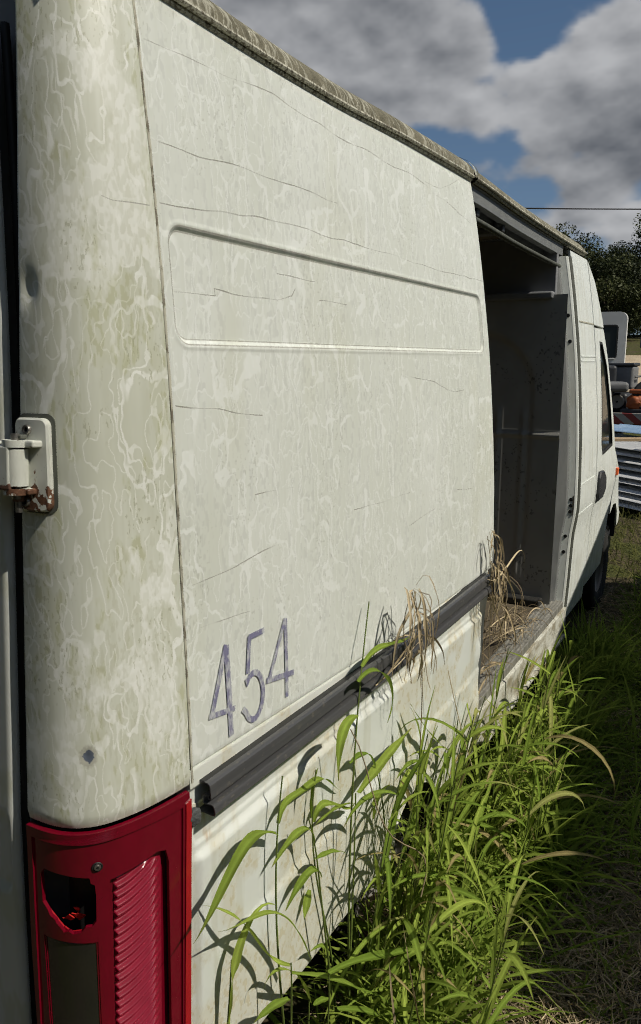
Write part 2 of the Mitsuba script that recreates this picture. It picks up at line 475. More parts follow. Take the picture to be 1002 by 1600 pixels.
def ink_color(p, n, uv):
    st = fbm(p.y * 70, p.z * 45, 2., 3) * .6 + fbm(p.y * 400, p.z * 160, 5., 2) * .4
    k = smoothstep(.36, .64, st) * .46 + .34
    return mix(side_color(p, n, uv, False), (.075, .065, .20), k)


mat('marker_ink', proc(ink_color), .5)
mat('floor_board', proc(lambda p, n, uv: mix((.055, .045, .03), (.15, .12, .08), fbm(p.y * 9, p.x * 30, 2., 4))), .7)
mat('tread_strip', proc(lambda p, n, uv: mix((.17, .165, .14), (.42, .41, .37), fbm(p.y * 40, p.x * 160, 2., 4))), .45, metallic=.4)


def inner_color(p, n, uv):
    v = fbm(p.x * 9, p.y * 9, p.z * 6, 4)
    rub = smoothstep(.62, .70, fbm(p.x * 90, p.y * 30, p.z * 60, 4)) * smoothstep(.5, .6, fbm(p.x * 7, 1., p.z * 5, 2))
    return mix(mix((.26, .255, .235), (.34, .335, .305), v), (.04, .038, .036), rub * .6)


mat('inner_paint', proc(inner_color), .6)
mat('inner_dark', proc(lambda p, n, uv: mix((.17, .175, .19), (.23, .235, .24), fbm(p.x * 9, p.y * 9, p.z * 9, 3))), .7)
mat('ceiling_board', proc(lambda p, n, uv: mix((.14, .115, .09), (.2, .17, .13), fbm(p.x * 4, p.y * 4, 2., 3))), .8)
mat('dark_glass', (.012, .016, .016), .06, spec=.6)
mat('black_plastic', proc(lambda p, n, uv: mix((.018, .02, .024), (.04, .042, .046), fbm(p.x * 20, p.y * 20, p.z * 20, 3))), .5)
mat('orange_lens', (.75, .13, .03), .3)
mat('tyre_rubber', (.02, .02, .019), .8)
mat('steel_wheel', (.22, .21, .19), .5, metallic=.5)

# ------------------------------------------------------------------ the ground
def ground_z(x, y):
    x, y = np.asarray(x, float), np.asarray(y, float)
    p = np.stack([x * .9, y * .9, 0 * x], -1)
    near = .05 * (meshkit.fbm(p * 2, 3, 3) - .5)
    r = np.hypot(x, y)
    return near * np.clip((60 - r) / 20, 0, 1) + np.clip((r - 17) / 28, 0, 1) * 1.9 + np.clip((r - 47) / 40, 0, 1) * 2.6


def ground_color(p, n, uv):
    f = fbm(p.x * 3, p.y * 3, 1., 4)
    soil = mix((.040, .034, .020), (.11, .09, .055), fbm(p.x * 60, p.y * 60, 3., 4))
    grass = mix((.04, .055, .015), (.09, .095, .03), fbm(p.x * 25, p.y * 25, 5., 4))
    return mix(soil, grass, smoothstep(.42, .58, f) * .8)


mat('soil', proc(ground_color), .95, spec=.1, bump=lambda p, n, uv: fbm(p.x * 30, p.y * 30, 2., 4), bscale=.03, beps=.006)
gx = np.unique(np.r_[np.linspace(-3, 3, 61), np.linspace(-60, 60, 81), np.linspace(-600, 600, 31)])
gy = np.unique(np.r_[np.linspace(-3, 9, 121), np.linspace(-60, 80, 91), np.linspace(-600, 600, 31)])
gxx, gyy = np.meshgrid(gx, gy, indexing='ij')
put('ground', TM(np.stack([gxx, gyy, ground_z(gxx, gyy)], -1).reshape(-1, 3), grid_faces(len(gx), len(gy))), 'soil', True)
lab('ground', 'bare soil and thin grass ground of the vehicle yard', kind='structure')


def sand_color(p, n, uv):
    return mix((.26, .205, .14), (.40, .33, .235), fbm(p.x * 1.3, p.y * .6, 2., 5))


mat('sand', proc(sand_color), .95, spec=.1)
sx, sy = np.linspace(-34, 40, 57), np.linspace(19, 44, 26)
sxx, syy = np.meshgrid(sx, sy, indexing='ij')
put('sandy_lot', TM(np.stack([sxx, syy, ground_z(sxx, syy) + .06 + .03 * (1 - ((sxx - 3) / 37) ** 2)], -1).reshape(-1, 3), grid_faces(57, 26)), 'sand', True)
lab('sandy_lot', 'pale sandy open lot beyond the parked wrecks', kind='structure')

# ------------------------------------------------------------------ the abandoned van
V = 'panel_van'
lab(V, 'weathered white high-roof panel van with an empty side doorway and red tail light', 'van')


def part(name, mesh, m, smooth=False, **kw):
    return put(f'{V}__{name}', mesh, m, smooth, **kw)


# upper side panel, with its pressed rectangular recess
def sd_round_rect(a, z, a0, a1, z0, z1, r):
    qa, qz = np.abs(a - (a0 + a1) / 2) - (a1 - a0) / 2 + r, np.abs(z - (z0 + z1) / 2) - (z1 - z0) / 2 + r
    return np.hypot(np.maximum(qa, 0), np.maximum(qz, 0)) + np.minimum(np.maximum(qa, qz), 0) - r


def ramp(x, a, b):
    t = np.clip((x - a) / (b - a), 0, 1)
    return t * t * (3 - 2 * t)


ya = np.unique(np.r_[np.linspace(.0045, .06, 30), np.linspace(.06, 1.49, 330), np.linspace(1.49, 1.579, 50)])
t = np.unique(np.r_[np.linspace(0, 1, 250), (np.linspace(1.655, 1.705, 26) - .966) / 1.23, (np.linspace(1.825, 1.87, 26) - .966) / 1.23])
A, Tt = np.meshgrid(ya, t, indexing='ij')
Z0 = .9615 + .0205 * np.clip(1 - A / 1.2, 0, 1) ** 1.6
Z = Z0 + (Z_G(A) + .004 - Z0) * Tt
d = sd_round_rect(A, Z, .022, 1.522, 1.675, 1.853, .032)
press = .0060 * ramp(-d, 0, .0080)
rim = .0012 * np.exp(-((d - .004) / .004) ** 2)
wave = .0022 * (meshkit.fbm(np.stack([A * 2.2, Z * 2.6, 0 * A], -1), 3, 4) - .5)
xx = X(A, Z) - press + rim + wave
dent = .0025 * np.exp(-((A - .55) / .35) ** 2 - ((Z - 1.93) / .045) ** 2)
xx -= dent
part('side_panel', grid_panel(np.stack([xx, A, Z], -1)), 'side_paint', True)

# the sealed joint between panel and corner, and the corner panel itself
zs = np.linspace(.955, 2.19, 120)
jit = .0009 * (meshkit.noise(np.stack([zs * 60, 0 * zs, 0 * zs], -1)) - .5)
part('joint_sealant', cat([tube(np.stack([X(.001, zs) - .0008 + jit, .0008 + 0 * zs, zs], 1), (.0029 + jit), 7)]), 'grimy_sealant', True)
part('joint_backing', patch(Polygon([(-.012, .95), (.03, .95), (.03, 2.18), (-.012, 2.18)]), lambda ab, off: side(ab, off - .014), 0, .003, size=.1), 'underseal_void')

sg = np.linspace(0, 1, 130)
zg = np.linspace(.953, 2.195, 240)
Sg, Zg = np.meshgrid(sg, zg, indexing='ij')
Ss = .0015 + (S_E(Zg) - .0015) * Sg
P = corner0(Ss, Zg)
N = corner_n(Ss, Zg)
h = np.zeros_like(Ss)
for s0, z0, rs, rz, dp in ((.252, 1.750, .013, .022, .0050), (.1877, 1.069, .006, .009, .0022), (.12, 1.75, .05, .12, .0015), (.21, 1.48, .02, .02, .0010)):
    h -= dp * np.exp(-((Ss - s0) / rs) ** 2 - ((Zg - z0) / rz) ** 2)
h += .0020 * (meshkit.fbm(np.stack([Ss * 6, Zg * 5, 0 * Ss], -1), 3, 8) - .5)
h -= .004 * ramp(Zg, .972, .953)                                           # the rim above the lamp rolls in
part('corner_panel', grid_panel(P + N * h[..., None], .02), 'corner_paint', True)

# the door frame behind the corner: a flange, a dark jamb and its rubber seal
zj = np.linspace(.30, 2.2, 60)
e = corner0(S_E(zj), zj)
m = np.maximum(zj, 0)
strip = np.stack([e + [-.0005, .006, 0], e + [-.002, .045, 0], e + [-.05, .05, 0], e + [-.12, .05, 0]], 1)
part('door_jamb', TM(strip.reshape(-1, 3), grid_faces(60, 4)), 'dark_jamb', 30)
part('jamb_seal', tube(e + [-.020, .036, 0], .009, 8), 'black_rubber', True)
lo = zj < .96
part('corner_inner_panel', TM(np.stack([corner0(S_E(zj[lo]), zj[lo]) + [0, .002, 0], corner0(.1 + 0 * zj[lo], zj[lo]) + [-.03, .03, 0], corner0(0 * zj[lo], zj[lo]) + [-.03, .02, 0]], 1).reshape(-1, 3), grid_faces(lo.sum(), 3)), 'underseal_void')

# lower panel: pressed crease, a wheel arch and a flange towards the doorway
ya = np.linspace(-.004, 1.579, 330)
zl = np.r_[np.linspace(0, .40, 40), np.linspace(.408, .76, 60), np.linspace(.763, 1, 60)]
A, Z = np.meshgrid(ya, zl, indexing='ij')
ZT = .9590 + .0205 * np.clip(1 - A / 1.2, 0, 1) ** 1.6
Z = .285 + (ZT - .285) * Z
base = X(A, Z)
k = np.clip(A / .07, 0, 1)
step = .012 * (1 - ramp(Z, .792 + .004 * np.sin(A * 2), .808 + .004 * np.sin(A * 2))) * ramp(A, .006, .03) * ramp(1.575, A, A + .02)
step2 = .006 * (1 - ramp(Z, .56 + .02 * A, .585 + .02 * A)) * ramp(A, .03, .16)
frame_in = .004 * ramp(-sd_round_rect(A, Z, .012, 1.56, .818, .905, .02), 0, .008)
wave = .004 * (meshkit.fbm(np.stack([A * 3, Z * 3, 0 * A], -1), 3, 14) - .5)
buckle = .008 * np.exp(-((A - 1.50) / .05) ** 2) * np.sin(Z * 30) * ramp(.8, Z, Z + .2)
curl = .016 * ramp(A, 1.52, 1.579)
xl = base - .010 * ramp(-Z, -.945, -.935) + step + step2 - frame_in + wave + buckle - curl
flare = .005 * np.exp(-((np.hypot((A - .99) / .20, (Z - .27) / .175) - 1.0) / .09) ** 2)
xl = xl + flare
Pl = np.stack([xl, A, Z], -1)
Mp = grid_panel(Pl, .02)
cen = Mp.triangles_center
cut = np.hypot((cen[:, 1] - .99) / .18, (cen[:, 2] - .255) / .175) < 1
Mp.update_faces(~cut)
part('lower_panel', Mp, 'lower_paint', True)
th = np.linspace(0, np.pi, 40)
lipo = np.stack([np.interp(.99 - .18 * np.cos(th), ya, xl[:, 14]) + .001, .99 - .18 * np.cos(th), np.maximum(.255 + .175 * np.sin(th), .27)], 1)
part('wheel_arch_lip', tube(lipo, .0045, 6), 'lower_paint', True)
arch = np.stack([lipo + [-.004, 0, 0], lipo + [-.45, 0, 0]], 1)
part('wheel_arch', TM(arch.reshape(-1, 3), grid_faces(40, 2)), 'underseal_void', True)
tyre = [(.16, -.085), (.19, -.095), (.255, -.10), (.278, -.085), (.285, -.03), (.285, .03), (.278, .085), (.255, .10), (.19, .095), (.16, .085), (.16, -.085)]
wm = lathe(tyre, 40)
wm.apply_transform(frame([-.22, .99, .10], [0, 1, 0], [0, 0, 1], [1, 0, 0]))
wk = part('rear_wheel', wm, 'tyre_rubber', 40)
rm = lathe([(.0, .03), (.05, .04), (.10, .025), (.13, .05), (.158, .07), (.16, .085)], 40)
rm.apply_transform(frame([-.22, .99, .10], [0, 1, 0], [0, 0, 1], [1, 0, 0]))
put(wk + '__rim', rm, 'steel_wheel', 40)
part('seam_backing', patch(Polygon([(-.004, .955), (1.575, .945), (1.575, .985), (-.004, .985)]), lambda ab, off: side(ab, off - .012), 0, .002, size=.1), 'underseal_void')

# the guide rail of the lost sliding door: an open channel
sec = np.array([(-.006, .0205), (.012, .0225), (.0185, .0215), (.0215, .0185), (.0235, -.004), (.0235, -.0085), (.0225, -.010), (.0205, -.0095), (.0205, -.003), (.009, -.002), (.007, -.006),
                (.007, -.021), (.010, -.0235), (.0245, -.0225), (.0275, -.0235), (.0295, -.0265), (.0315, -.038), (.0305, -.041), (.027, -.042), (.012, -.041), (-.006, -.041)])
dn = np.array([-np.gradient(sec[:, 1]), np.gradient(sec[:, 0])]).T
dn /= np.linalg.norm(dn, axis=1, keepdims=True)
loop = np.vstack([sec, (sec + dn * .0022)[::-1]])


def rail_at(y, s):
    zc = .9285 + .012 * np.clip((y - .8) / .7, 0, 1) ** 1.3
    return np.stack([X(y, .95) + s[:, 0] + .0015 * np.sin(y * 4), np.full(len(s), y), zc + .86 * s[:, 1] + .002], 1)


yrail = np.linspace(.018, 1.475, 60)
ringm = sweep_y(np.vstack([loop, loop[:1]]), yrail, rail_at)
ends = []
for y in (yrail[0], yrail[-1]):
    v, f = tri_poly(Polygon(loop))
    ends.append(TM(rail_at(y, v), f))
rk = part('door_rail', cat([ringm] + ends), 'rail_plastic', 28)
put(rk + '__groove_dirt', sweep_y([(.0075, -.0075), (.0080, -.0205), (.0105, -.0228), (.0235, -.0219)], yrail[1:-1], lambda y, s: rail_at(y, s + [.0006, .0006])), 'channel_dirt')
put(rk + '__gasket', sweep_y([(-.004, .0245), (.010, .0262), (.014, .0235)], yrail, rail_at), 'black_rubber', True)
blob = trimesh.creation.icosphere(4, 1.0)
v = blob.vertices
v = v * (1 + .45 * (meshkit.fbm(v * 2.2 + 3, 3, 2) - .5)[:, None]) * [.010, .015, .017]
part('filler_lump', TM(v @ trimesh.transformations.rotation_matrix(.5, [1, 0, 0])[:3, :3].T + [X(-.0, .90) + .004, .000, .894], blob.faces), 'foam_filler', True)
strip_poly = Polygon([(-.002, .858), (.030, .872), (.030, .886), (.022, .905), (-.002, .912)])
part('bare_metal_patch', patch(strip_poly, lambda ab, off: side(ab, off - .0085), 0, .002), 'bare_strip')
zt = [(-.002, .862), (.012, .868), (.013, .845), (.014, .822)]

# handwritten number 454, three marker digits
def stroke(pts, w):
    return shapely.LineString(pts).buffer(w / 2, cap_style='flat', join_style='mitre')


D1 = shapely.union_all([stroke([(.103, 1.166), (.055, 1.050)], .0112), stroke([(.049, 1.0535), (.121, 1.0415)], .0100), stroke([(.1035, 1.164), (.1075, .994)], .0135)])
ang = np.linspace(math.radians(128), math.radians(-150), 30)
D2 = shapely.union_all([stroke([(.217, 1.1575), (.169, 1.158)], .011), stroke([(.171, 1.160), (.1615, 1.092)], .0105),
                        stroke([(.158, 1.084)] + [(.178 + .029 * math.cos(q), 1.042 + .045 * math.sin(q)) for q in ang] + [(.143, 1.030)], .0115)])
D3 = shapely.union_all([stroke([(.288, 1.160), (.228, 1.055)], .0095), stroke([(.219, 1.056), (.313, 1.040)], .011), stroke([(.2885, 1.158), (.2865, .998)], .0105)])
for k, (dg, ch) in enumerate(((D1, 'first 4'), (D2, '5'), (D3, 'last 4'))):
    key = part('marker_digit', patch(dg.simplify(.0004), lambda ab, off: side(ab, off + .0016), 0, .0006, size=.02, step=.01), 'marker_ink')
    lab(key, f'faded violet marker digit, the {ch} of the handwritten number 454')

# ------------------------------------------------------------------ tail light
L = f'{V}__tail_light'
zz = np.linspace(.36, .948, 40)
full = Polygon([(float(.0105), float(z)) for z in zz] + [(float(S_E(z) - .004), float(z)) for z in zz[::-1]])
put(L, patch(full.buffer(-.002), corner, -.050, .006, size=.02), 'lamp_housing', 30)
hole = Polygon([(.270, .8687), (.263, .8797), (.2276, .8765), (.1883, .871), (.1865, .861), (.1808, .857), (.1793, .840), (.1795, .7929), (.186, .784), (.196, .7835), (.203, .775), (.2151, .772), (.2215, .7765), (.2300, .7735), (.2337, .7790), (.2430, .7885), (.2450, .7935), (.2537, .7976), (.2590, .8080), (.268, .8182)])
clear = Polygon([(.268, .7582), (.2373, .7572), (.1785, .754), (.174, .40), (.258, .40)])
ribs = Polygon([(.158, .8600), (.1127, .8660), (.0769, .872), (.060, .866), (.0535, .842), (.047, .38), (.157, .38)])
lens = full.difference(hole).difference(clear.buffer(.0005)).difference(ribs)
put(L + '__lens', patch(lens, corner, -.004, .006, size=.012, step=.012), 'red_lens', 25)
rimp = full.difference(full.buffer(-.009, join_style=2))
rim_out = Polygon([(float(.0105), float(z)) for z in zz] + [(float(S_E(z) - .004), float(z)) for z in zz[::-1]])
inner = Polygon([(.0260, .36), (.0260, .927), (.10, .931), (.20, .931), (.283, .931), (.281, .36)])
put(L + '__rim', patch(full.difference(inner).buffer(0), corner, .002, .0035, size=.012, step=.012), 'red_lens', 25)
put(L + '__lit_edge_strip', patch(Polygon([(.0085, .36), (.0085, .936), (.0205, .931), (.0225, .36)]), corner, .0056, .0022, size=.02, step=.02), 'red_edge_lit', 25)  # brighter strip paints the edge-lit rim of the lens
# ribbed reflector: curved diagonal ribs
sr, zr = np.linspace(.0605, .1495, 60), np.linspace(.40, .861, 420)
SR, ZR = np.meshgrid(sr, zr, indexing='ij')
ph = (ZR + .040 * ((.150 - SR) / .09) ** 1.7 * -1.0) / .0172
saw = ph - np.floor(ph)
prof = np.where(saw < .7, saw / .7, (1 - saw) / .3)
wid = ramp(SR, .071, .079) * ramp(.147, SR, SR + .010)
hr = -.0105 + .0075 * ramp(prof, 0, 1) * ramp(SR, .0605, .090) * ramp(-SR, -.1495, -.146) * ramp(-ZR, -.860, -.850)
P = corner0(SR, ZR) + corner_n(SR, ZR) * hr[..., None]
put(L + '__reflector', TM(P.reshape(-1, 3), grid_faces(60, 420)), 'red_reflector', True)
put(L + '__recess', patch(ribs.buffer(.003), corner, -.018, .006, size=.015, step=.012), 'red_lens', 25)
put(L + '__smoked_lens', patch(clear, corner, -.006, .005, bevel=.001, size=.015, step=.01), 'smoked_lens', 25)
pk = patch(clear.difference(clear.buffer(-.0022)), corner, -.003, .0035, size=.015, step=.01)
put(L + '__divider', pk, 'red_lens', 25)
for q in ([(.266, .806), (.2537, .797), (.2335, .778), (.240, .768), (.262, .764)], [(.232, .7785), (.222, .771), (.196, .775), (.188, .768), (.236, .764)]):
    put(L + '__broken_edge', patch(Polygon(q), corner, -.007, .0025, size=.02), 'red_edge_lit', 20)
rs = np.random.RandomState(3)
for k, (s0, z0, rr) in enumerate(((.232, .788, .013), (.219, .783, .014), (.225, .793, .011), (.205, .778, .010))):
    a = np.sort(rs.uniform(0, 6.28, 6))
    q = Polygon([(s0 + rr * 1.5 * math.cos(b) * rs.uniform(.6, 1), z0 + rr * .75 * math.sin(b) * rs.uniform(.6, 1)) for b in a])
    if q.is_valid:
        put(L + '__lens_shard', patch(q, lambda sz, off, k=k: corner(sz, off - .018 - .006 * k + .25 * (sz[:, 1] - .78)), 0, .002), 'red_shard', 20)
so = corner(np.array([(.1766, .8892)]), .0035)[0]
sn = corner_n(np.array([.1766]), np.array([.8892]))[0]
su = np.cross([0, 0, 1], sn)
su /= np.linalg.norm(su)
sm = lathe([(0, .0015), (.0022, .0012), (.0026, .003), (.0046, .0026), (.0052, .001), (.0052, -.002)], 20)
sm.apply_transform(frame(so, su, np.cross(sn, su), sn))
sk = put(L + '__screw', sm, 'screw_metal', 40)
cr = cat([rbox((.0056, .0012, .001), .0003, at(0, 0, .0022, .6)), rbox((.0012, .0056, .001), .0003, at(0, 0, .0022, .6))])
cr.apply_transform(frame(so, su, np.cross(sn, su), sn))
put(sk + '__slot', cr, 'lamp_housing')
wl = lathe([(.0052, 0), (.0075, .0006), (.0085, -.0005)], 20)
wl.apply_transform(frame(so, su, np.cross(sn, su), sn))
put(sk + '__washer', wl, 'lamp_housing', 40)

# ------------------------------------------------------------------ rear door and its hinge
zd = np.linspace(.30, 2.12, 200)
xd = np.linspace(0, 1, 90) ** 1.7
U, Zd = np.meshgrid(xd, zd, indexing='ij')
edge = corner0(S_D(Zd), Zd)
Xd = edge[..., 0] - U * (.80 + edge[..., 0] + .2)
r = np.clip(.014 - (edge[..., 0] - Xd), 0, .014)
Yd = yr(Zd) - .002 + (.014 - np.sqrt(np.maximum(.014 ** 2 - r ** 2, 0)))
dd = sd_round_rect(edge[..., 0] - Xd, Zd, .012, .30, .805, .945, .02)
Yd = Yd + .007 * ramp(-dd, 0, .006) + .003 * ramp(-sd_round_rect(edge[..., 0] - Xd, Zd, .06, .7, 1.05, 1.30, .03), 0, .01)
D = part('rear_door', grid_panel(np.stack([Xd, Yd, Zd], -1), .035), 'door_paint', True)
put(D + '__edge_seal', tube(np.stack([edge[0, :, 0] - .003, yr(zd) + .036, zd], 1), .007, 6), 'black_rubber', True)
part('rear_door', bx(-1.86, -.985, -.215, -.19, .30, 2.12, .01), 'door_paint', 30)

H = f'{V}__hinge'


def hpoly(s0, s1, z0, z1, r):
    return Polygon([(s0 + r, z0), (s1 - r, z0), (s1, z0 + r), (s1, z1 - r), (s1 - r, z1), (s0 + r, z1), (s0, z1 - r), (s0, z0 + r)]).buffer(-r * .5).buffer(r * .5)


plate = sbox(.2225, 1.4375, .2805, 1.5705).buffer(-.012).buffer(.012)
put(H, patch(plate, corner, .001, .0105, bevel=.003, size=.02, step=.006), 'hinge_paint', 40)
put(H + '__gasket', patch(sbox(.2165, 1.4345, .2825, 1.5765).buffer(-.014).buffer(.014), corner, -.0008, .0022, size=.02, step=.006), 'seal_rubber', 40)
ho = corner0(np.array([.252]), np.array([1.50]))[0]
hn = corner_n(np.array([.252]), np.array([1.50]))[0]
hu = np.array([-1., 0, 0]) - hn * (np.array([-1., 0, 0]) @ hn)
hu /= np.linalg.norm(hu)
hk = np.cross(hn, hu)
hk = hk if hk[2] > 0 else -hk


def hloc(m, u, n, k):
    m.apply_transform(frame(ho + hu * u + hn * n + hk * k, hu, hn, hk))
    return m


cyl = lambda r, h, n=28: trimesh.creation.cylinder(r, h, sections=n)
put(H + '__lug', hloc(cat([cyl(.0185, .010), rbox((.034, .028, .010), .003, at(-.016, -.012, 0))]), .012, .026, .0345), 'hinge_paint', 40)
put(H + '__lug', hloc(cat([cyl(.0175, .009), rbox((.022, .026, .009), .003, at(-.012, -.012, 0))]), .012, .026, -.033), 'hinge_paint', 40)
put(H + '__pin', hloc(cyl(.0065, .092), .012, .026, .002), 'screw_metal', 40)
put(H + '__pin_cap', hloc(rbox((.020, .012, .006), .002), .010, .022, .0440), 'seal_rubber', 40)
arm = [hloc(cyl(.0165, .052, 36), .012, .026, .001), hloc(rbox((.19, .014, .060), .004), .103, .0375, .002), hloc(rbox((.16, .024, .012), .005), .115, .034, .031)]
put(H + '__arm', cat(arm), 'hinge_paint', 40)
put(H + '__rust_patch', hloc(rbox((.030, .006, .010), .0025), .022, .0415, -.0255), 'rusty_metal', 40)
for z_, u_ in ((1.5541, .0043), (1.4512, .0085)):
    m = lathe([(0, .0008), (.0034, .0008), (.0038, .004), (.0062, .0042), (.0072, .002), (.0075, -.001)], 20)
    b = hloc(m, 0, 0, 0)
    m = lathe([(0, .0008), (.0034, .0008), (.0038, .004), (.0062, .0042), (.0072, .002), (.0075, -.001)], 20)
    m.apply_transform(frame(ho + hu * u_ + hn * .0115 + hk * (z_ - 1.50), hu, hk, hn))
    bk = put(H + '__bolt', m, 'screw_metal', 40)
    m = cyl(.0033, .001, 12)
    m.apply_transform(frame(ho + hu * u_ + hn * .0127 + hk * (z_ - 1.50), hu, hk, hn))
    put(bk + '__socket', m, 'lamp_housing')
put(H + '__stud', hloc(lathe([(r, .0012 * i - .014) for i in range(24) for r in ((.0042, .0049) if i % 2 else (.0049, .0042))], 16), .014, .020, -.050), 'screw_metal', 40)
put(H + '__stud_nut', hloc(cyl(.0085, .008, 6), .014, .020, -.044), 'rusty_metal')

# ------------------------------------------------------------------ roof
def roof_at(y, s):
    zc = float(Z_G(y))
    return np.stack([X(y, min(zc, 2.2)) + s[:, 0], np.full(len(s), y), zc + s[:, 1]], 1)


rs_ = spline([(.011, .003), (.011, .009), (.005, .024), (-.010, .041), (-.045, .061), (-.12, .087), (-.30, .120), (-.60, .140), (-.90, .145)], 60)
rs_ = np.vstack([rs_, np.c_[-1.70 - rs_[::-1, 0], rs_[::-1, 1]]])
yroof = np.r_[np.linspace(-.115, 1.576, 140)]
part('roof', sweep_y(rs_, yroof, roof_at), 'mossy_paint', True)
part('roof', sweep_y(rs_ + [[-.004, -.004]], np.linspace(1.604, 3.31, 120), roof_at), 'mossy_paint', True)
part('roof_joint', sweep_y(rs_[:70] + [[.003, .003]], np.linspace(1.574, 1.590, 5), roof_at), 'pale_trim', True)
part('roof_joint', sweep_y(rs_[:70] + [[.004, .004]], np.linspace(1.594, 1.607, 5), roof_at), 'seal_rubber', True)
front = []
for i, tt in enumerate(np.linspace(0, 1, 9)):
    y = 3.31 + .09 * math.sin(tt * math.pi / 2)
    front.append(roof_at(y, rs_ + [[-.002 - .05 * (1 - math.cos(tt * math.pi / 2)), -.06 * (1 - math.cos(tt * math.pi / 2))]]))
part('roof_cap', TM(np.stack(front).reshape(-1, 3), grid_faces(9, len(rs_))), 'pale_trim', True)
gut = [(-.012, -.011), (.003, -.012), (.006, -.008), (.005, -.005), (.0125, -.004), (.0145, -.001), (.0130, .003), (.006, .004)]
part('drip_gutter', sweep_y(gut, np.linspace(-.10, 1.575, 110), roof_at), 'grimy_sealant', 30)
part('drip_gutter', sweep_y(gut, np.linspace(1.605, 3.36, 110), roof_at), 'grimy_sealant', 30)

# ------------------------------------------------------------------ doorway and load space
YF = 2.885           # front edge of the doorway
hd = [(-.004, -.016), (-.012, -.018), (-.012, -.060), (-.040, -.062), (-.052, -.030), (-.075, -.030), (-.082, -.085), (-.060, -.098), (-.030, -.098), (-.022, -.108), (-.034, -.114)]
part('header_track', sweep_y(hd, np.linspace(1.582, 2.93, 20), roof_at), 'dark_jamb', 25)
part('header_seal', tube(np.stack([roof_at(y, np.array([(-.016, -.110)]))[0] for y in np.linspace(1.582, 2.90, 24)]), .0085, 8), 'seal_rubber', True)
for y in (1.75, 2.05):
    p = roof_at(y, np.array([(-.050, -.058)]))[0]
    part('track_roller', cat([bx(p[0] - .014, p[0] + .016, y - .045, y + .045, p[2] - .014, p[2] + .014, .012), bx(p[0] - .01, p[0] + .02, y - .016, y + .016, p[2] - .030, p[2] + .006, .006)]), 'black_plastic', 30)
# rear jamb of the doorway, behind the side panel's edge
zj = np.linspace(.47, 2.10, 40)
part('rear_jamb', TM(np.stack([np.stack([X(1.579, zj) - .004, 1.577 + 0 * zj, zj], 1), np.stack([X(1.579, zj) - .03, 1.574 + 0 * zj, zj], 1), np.stack([X(1.579, zj) - .10, 1.56 + 0 * zj, zj], 1)], 1).reshape(-1, 3), grid_faces(40, 3)), 'dark_jamb', 30)
# front pillar: flange, rubber, outer panel
zp = np.linspace(.42, 2.13, 90)
wob = .012 * ramp(zp, .70, .62) * ramp(zp, .40, .5)


def pil(dx, y):
    return np.stack([X(y + 0 * zp, zp) + dx, y + 0 * zp, zp], 1)


part('pillar_flange', TM(np.stack([pil(-.085, 2.835), pil(-.040, 2.872), pil(-.036, 2.895)], 1).reshape(-1, 3), grid_faces(90, 3)), 'dark_jamb', 25)
part('pillar_return', TM(np.stack([pil(-.036, 2.896), pil(-.016, 2.903), pil(-.006, 2.906)], 1).reshape(-1, 3), grid_faces(90, 3)), 'cab_paint', 25)
part('pillar_lip', TM(np.stack([pil(-.006, 2.905), pil(.0015, 2.912), pil(.0015, 2.93), pil(-.006, 2.934)], 1).reshape(-1, 3), grid_faces(90, 4)), 'cab_paint', 25)
part('pillar_seal', tube(pil(-.010, 2.956), .020, 10), 'seal_rubber', True)
part('pillar_web', TM(np.stack([pil(-.022, 2.93), pil(-.022, 3.0)], 1).reshape(-1, 3), grid_faces(90, 2)), 'dark_jamb')
for z_ in (1.86, 1.74, .985, .955, .925, .80, .72):
    m = cyl(.0085, .006, 14)
    m.apply_transform(frame([float(X(2.875, z_)) - .022, 2.900, z_], [1, 0, 0], [0, 0, 1], [0, -1, 0]))
    part('pillar_hole', m, 'underseal_void')  # solid black disc paints the dark inside a hole
part('lock_plate', patch(sbox(2.900, .905, 2.914, 1.005).buffer(-.006).buffer(.006), lambda ab, off: side(ab, off - .012), 0, .004, size=.03), 'screw_metal')
# load floor, sill and tread strip
part('floor', bx(-1.86, -.125, -.10, 2.86, .425, .462, .003), 'floor_board')
part('tread_strip', cat([bx(-.122, -.030, 1.585, 2.90, .430, .466, .004)] + [bx(-.115 + .016 * i, -.108 + .016 * i, 1.59, 2.895, .465, .4695, .0015) for i in range(5)]), 'tread_strip', 30)
part('sill', cat([bx(-.060, -.022, 1.56, 2.95, .30, .424, .008), bx(-.110, -.030, 1.58, 2.92, .405, .428, .006)]), 'sill_paint', 30)
part('sill_step', bx(-.14, -.005, 1.60, 2.88, .285, .305, .006), 'sill_paint', 30)
# bulkhead with pressed ribs and an arched panel
xb, zb = np.linspace(-1.80, -.075, 160), np.linspace(.46, 1.95, 160)
XB, ZB = np.meshgrid(xb, zb, indexing='ij')
cx = -.60
arch_d = sd_round_rect(XB, ZB, cx - .50, cx + .40, .52, 1.80, .30)
press = .016 * ramp(-arch_d, 0, .03)
for x0 in (-.38, -.25, -.62, -.85, -1.1, -1.35):
    press = press - .012 * np.exp(-((XB - x0) / .012) ** 4) * ramp(ZB, .56, .62) * ramp(-ZB, -1.45, -1.38)
press = press - .010 * np.exp(-((ZB - 1.30) / .012) ** 4) * ramp(XB, -1.7, -1.6)
part('bulkhead', TM(np.stack([XB, 2.80 + press, ZB], -1).reshape(-1, 3), grid_faces(160, 160)), 'inner_paint', True)
part('bulkhead_foot', bx(-1.82, -.11, 2.735, 2.80, .462, .500, .008), 'black_rubber', 30)  # dark strip added along the bulkhead base
part('overhead_void_panel', cat([bx(-1.80, -.14, 2.83, 2.86, 1.95, 2.21, .004), bx(-1.80, -.14, 2.78, 2.83, 1.93, 1.965, .01)]), 'inner_dark', 30)  # added dark panel, stands in for the shaded void over the bulkhead
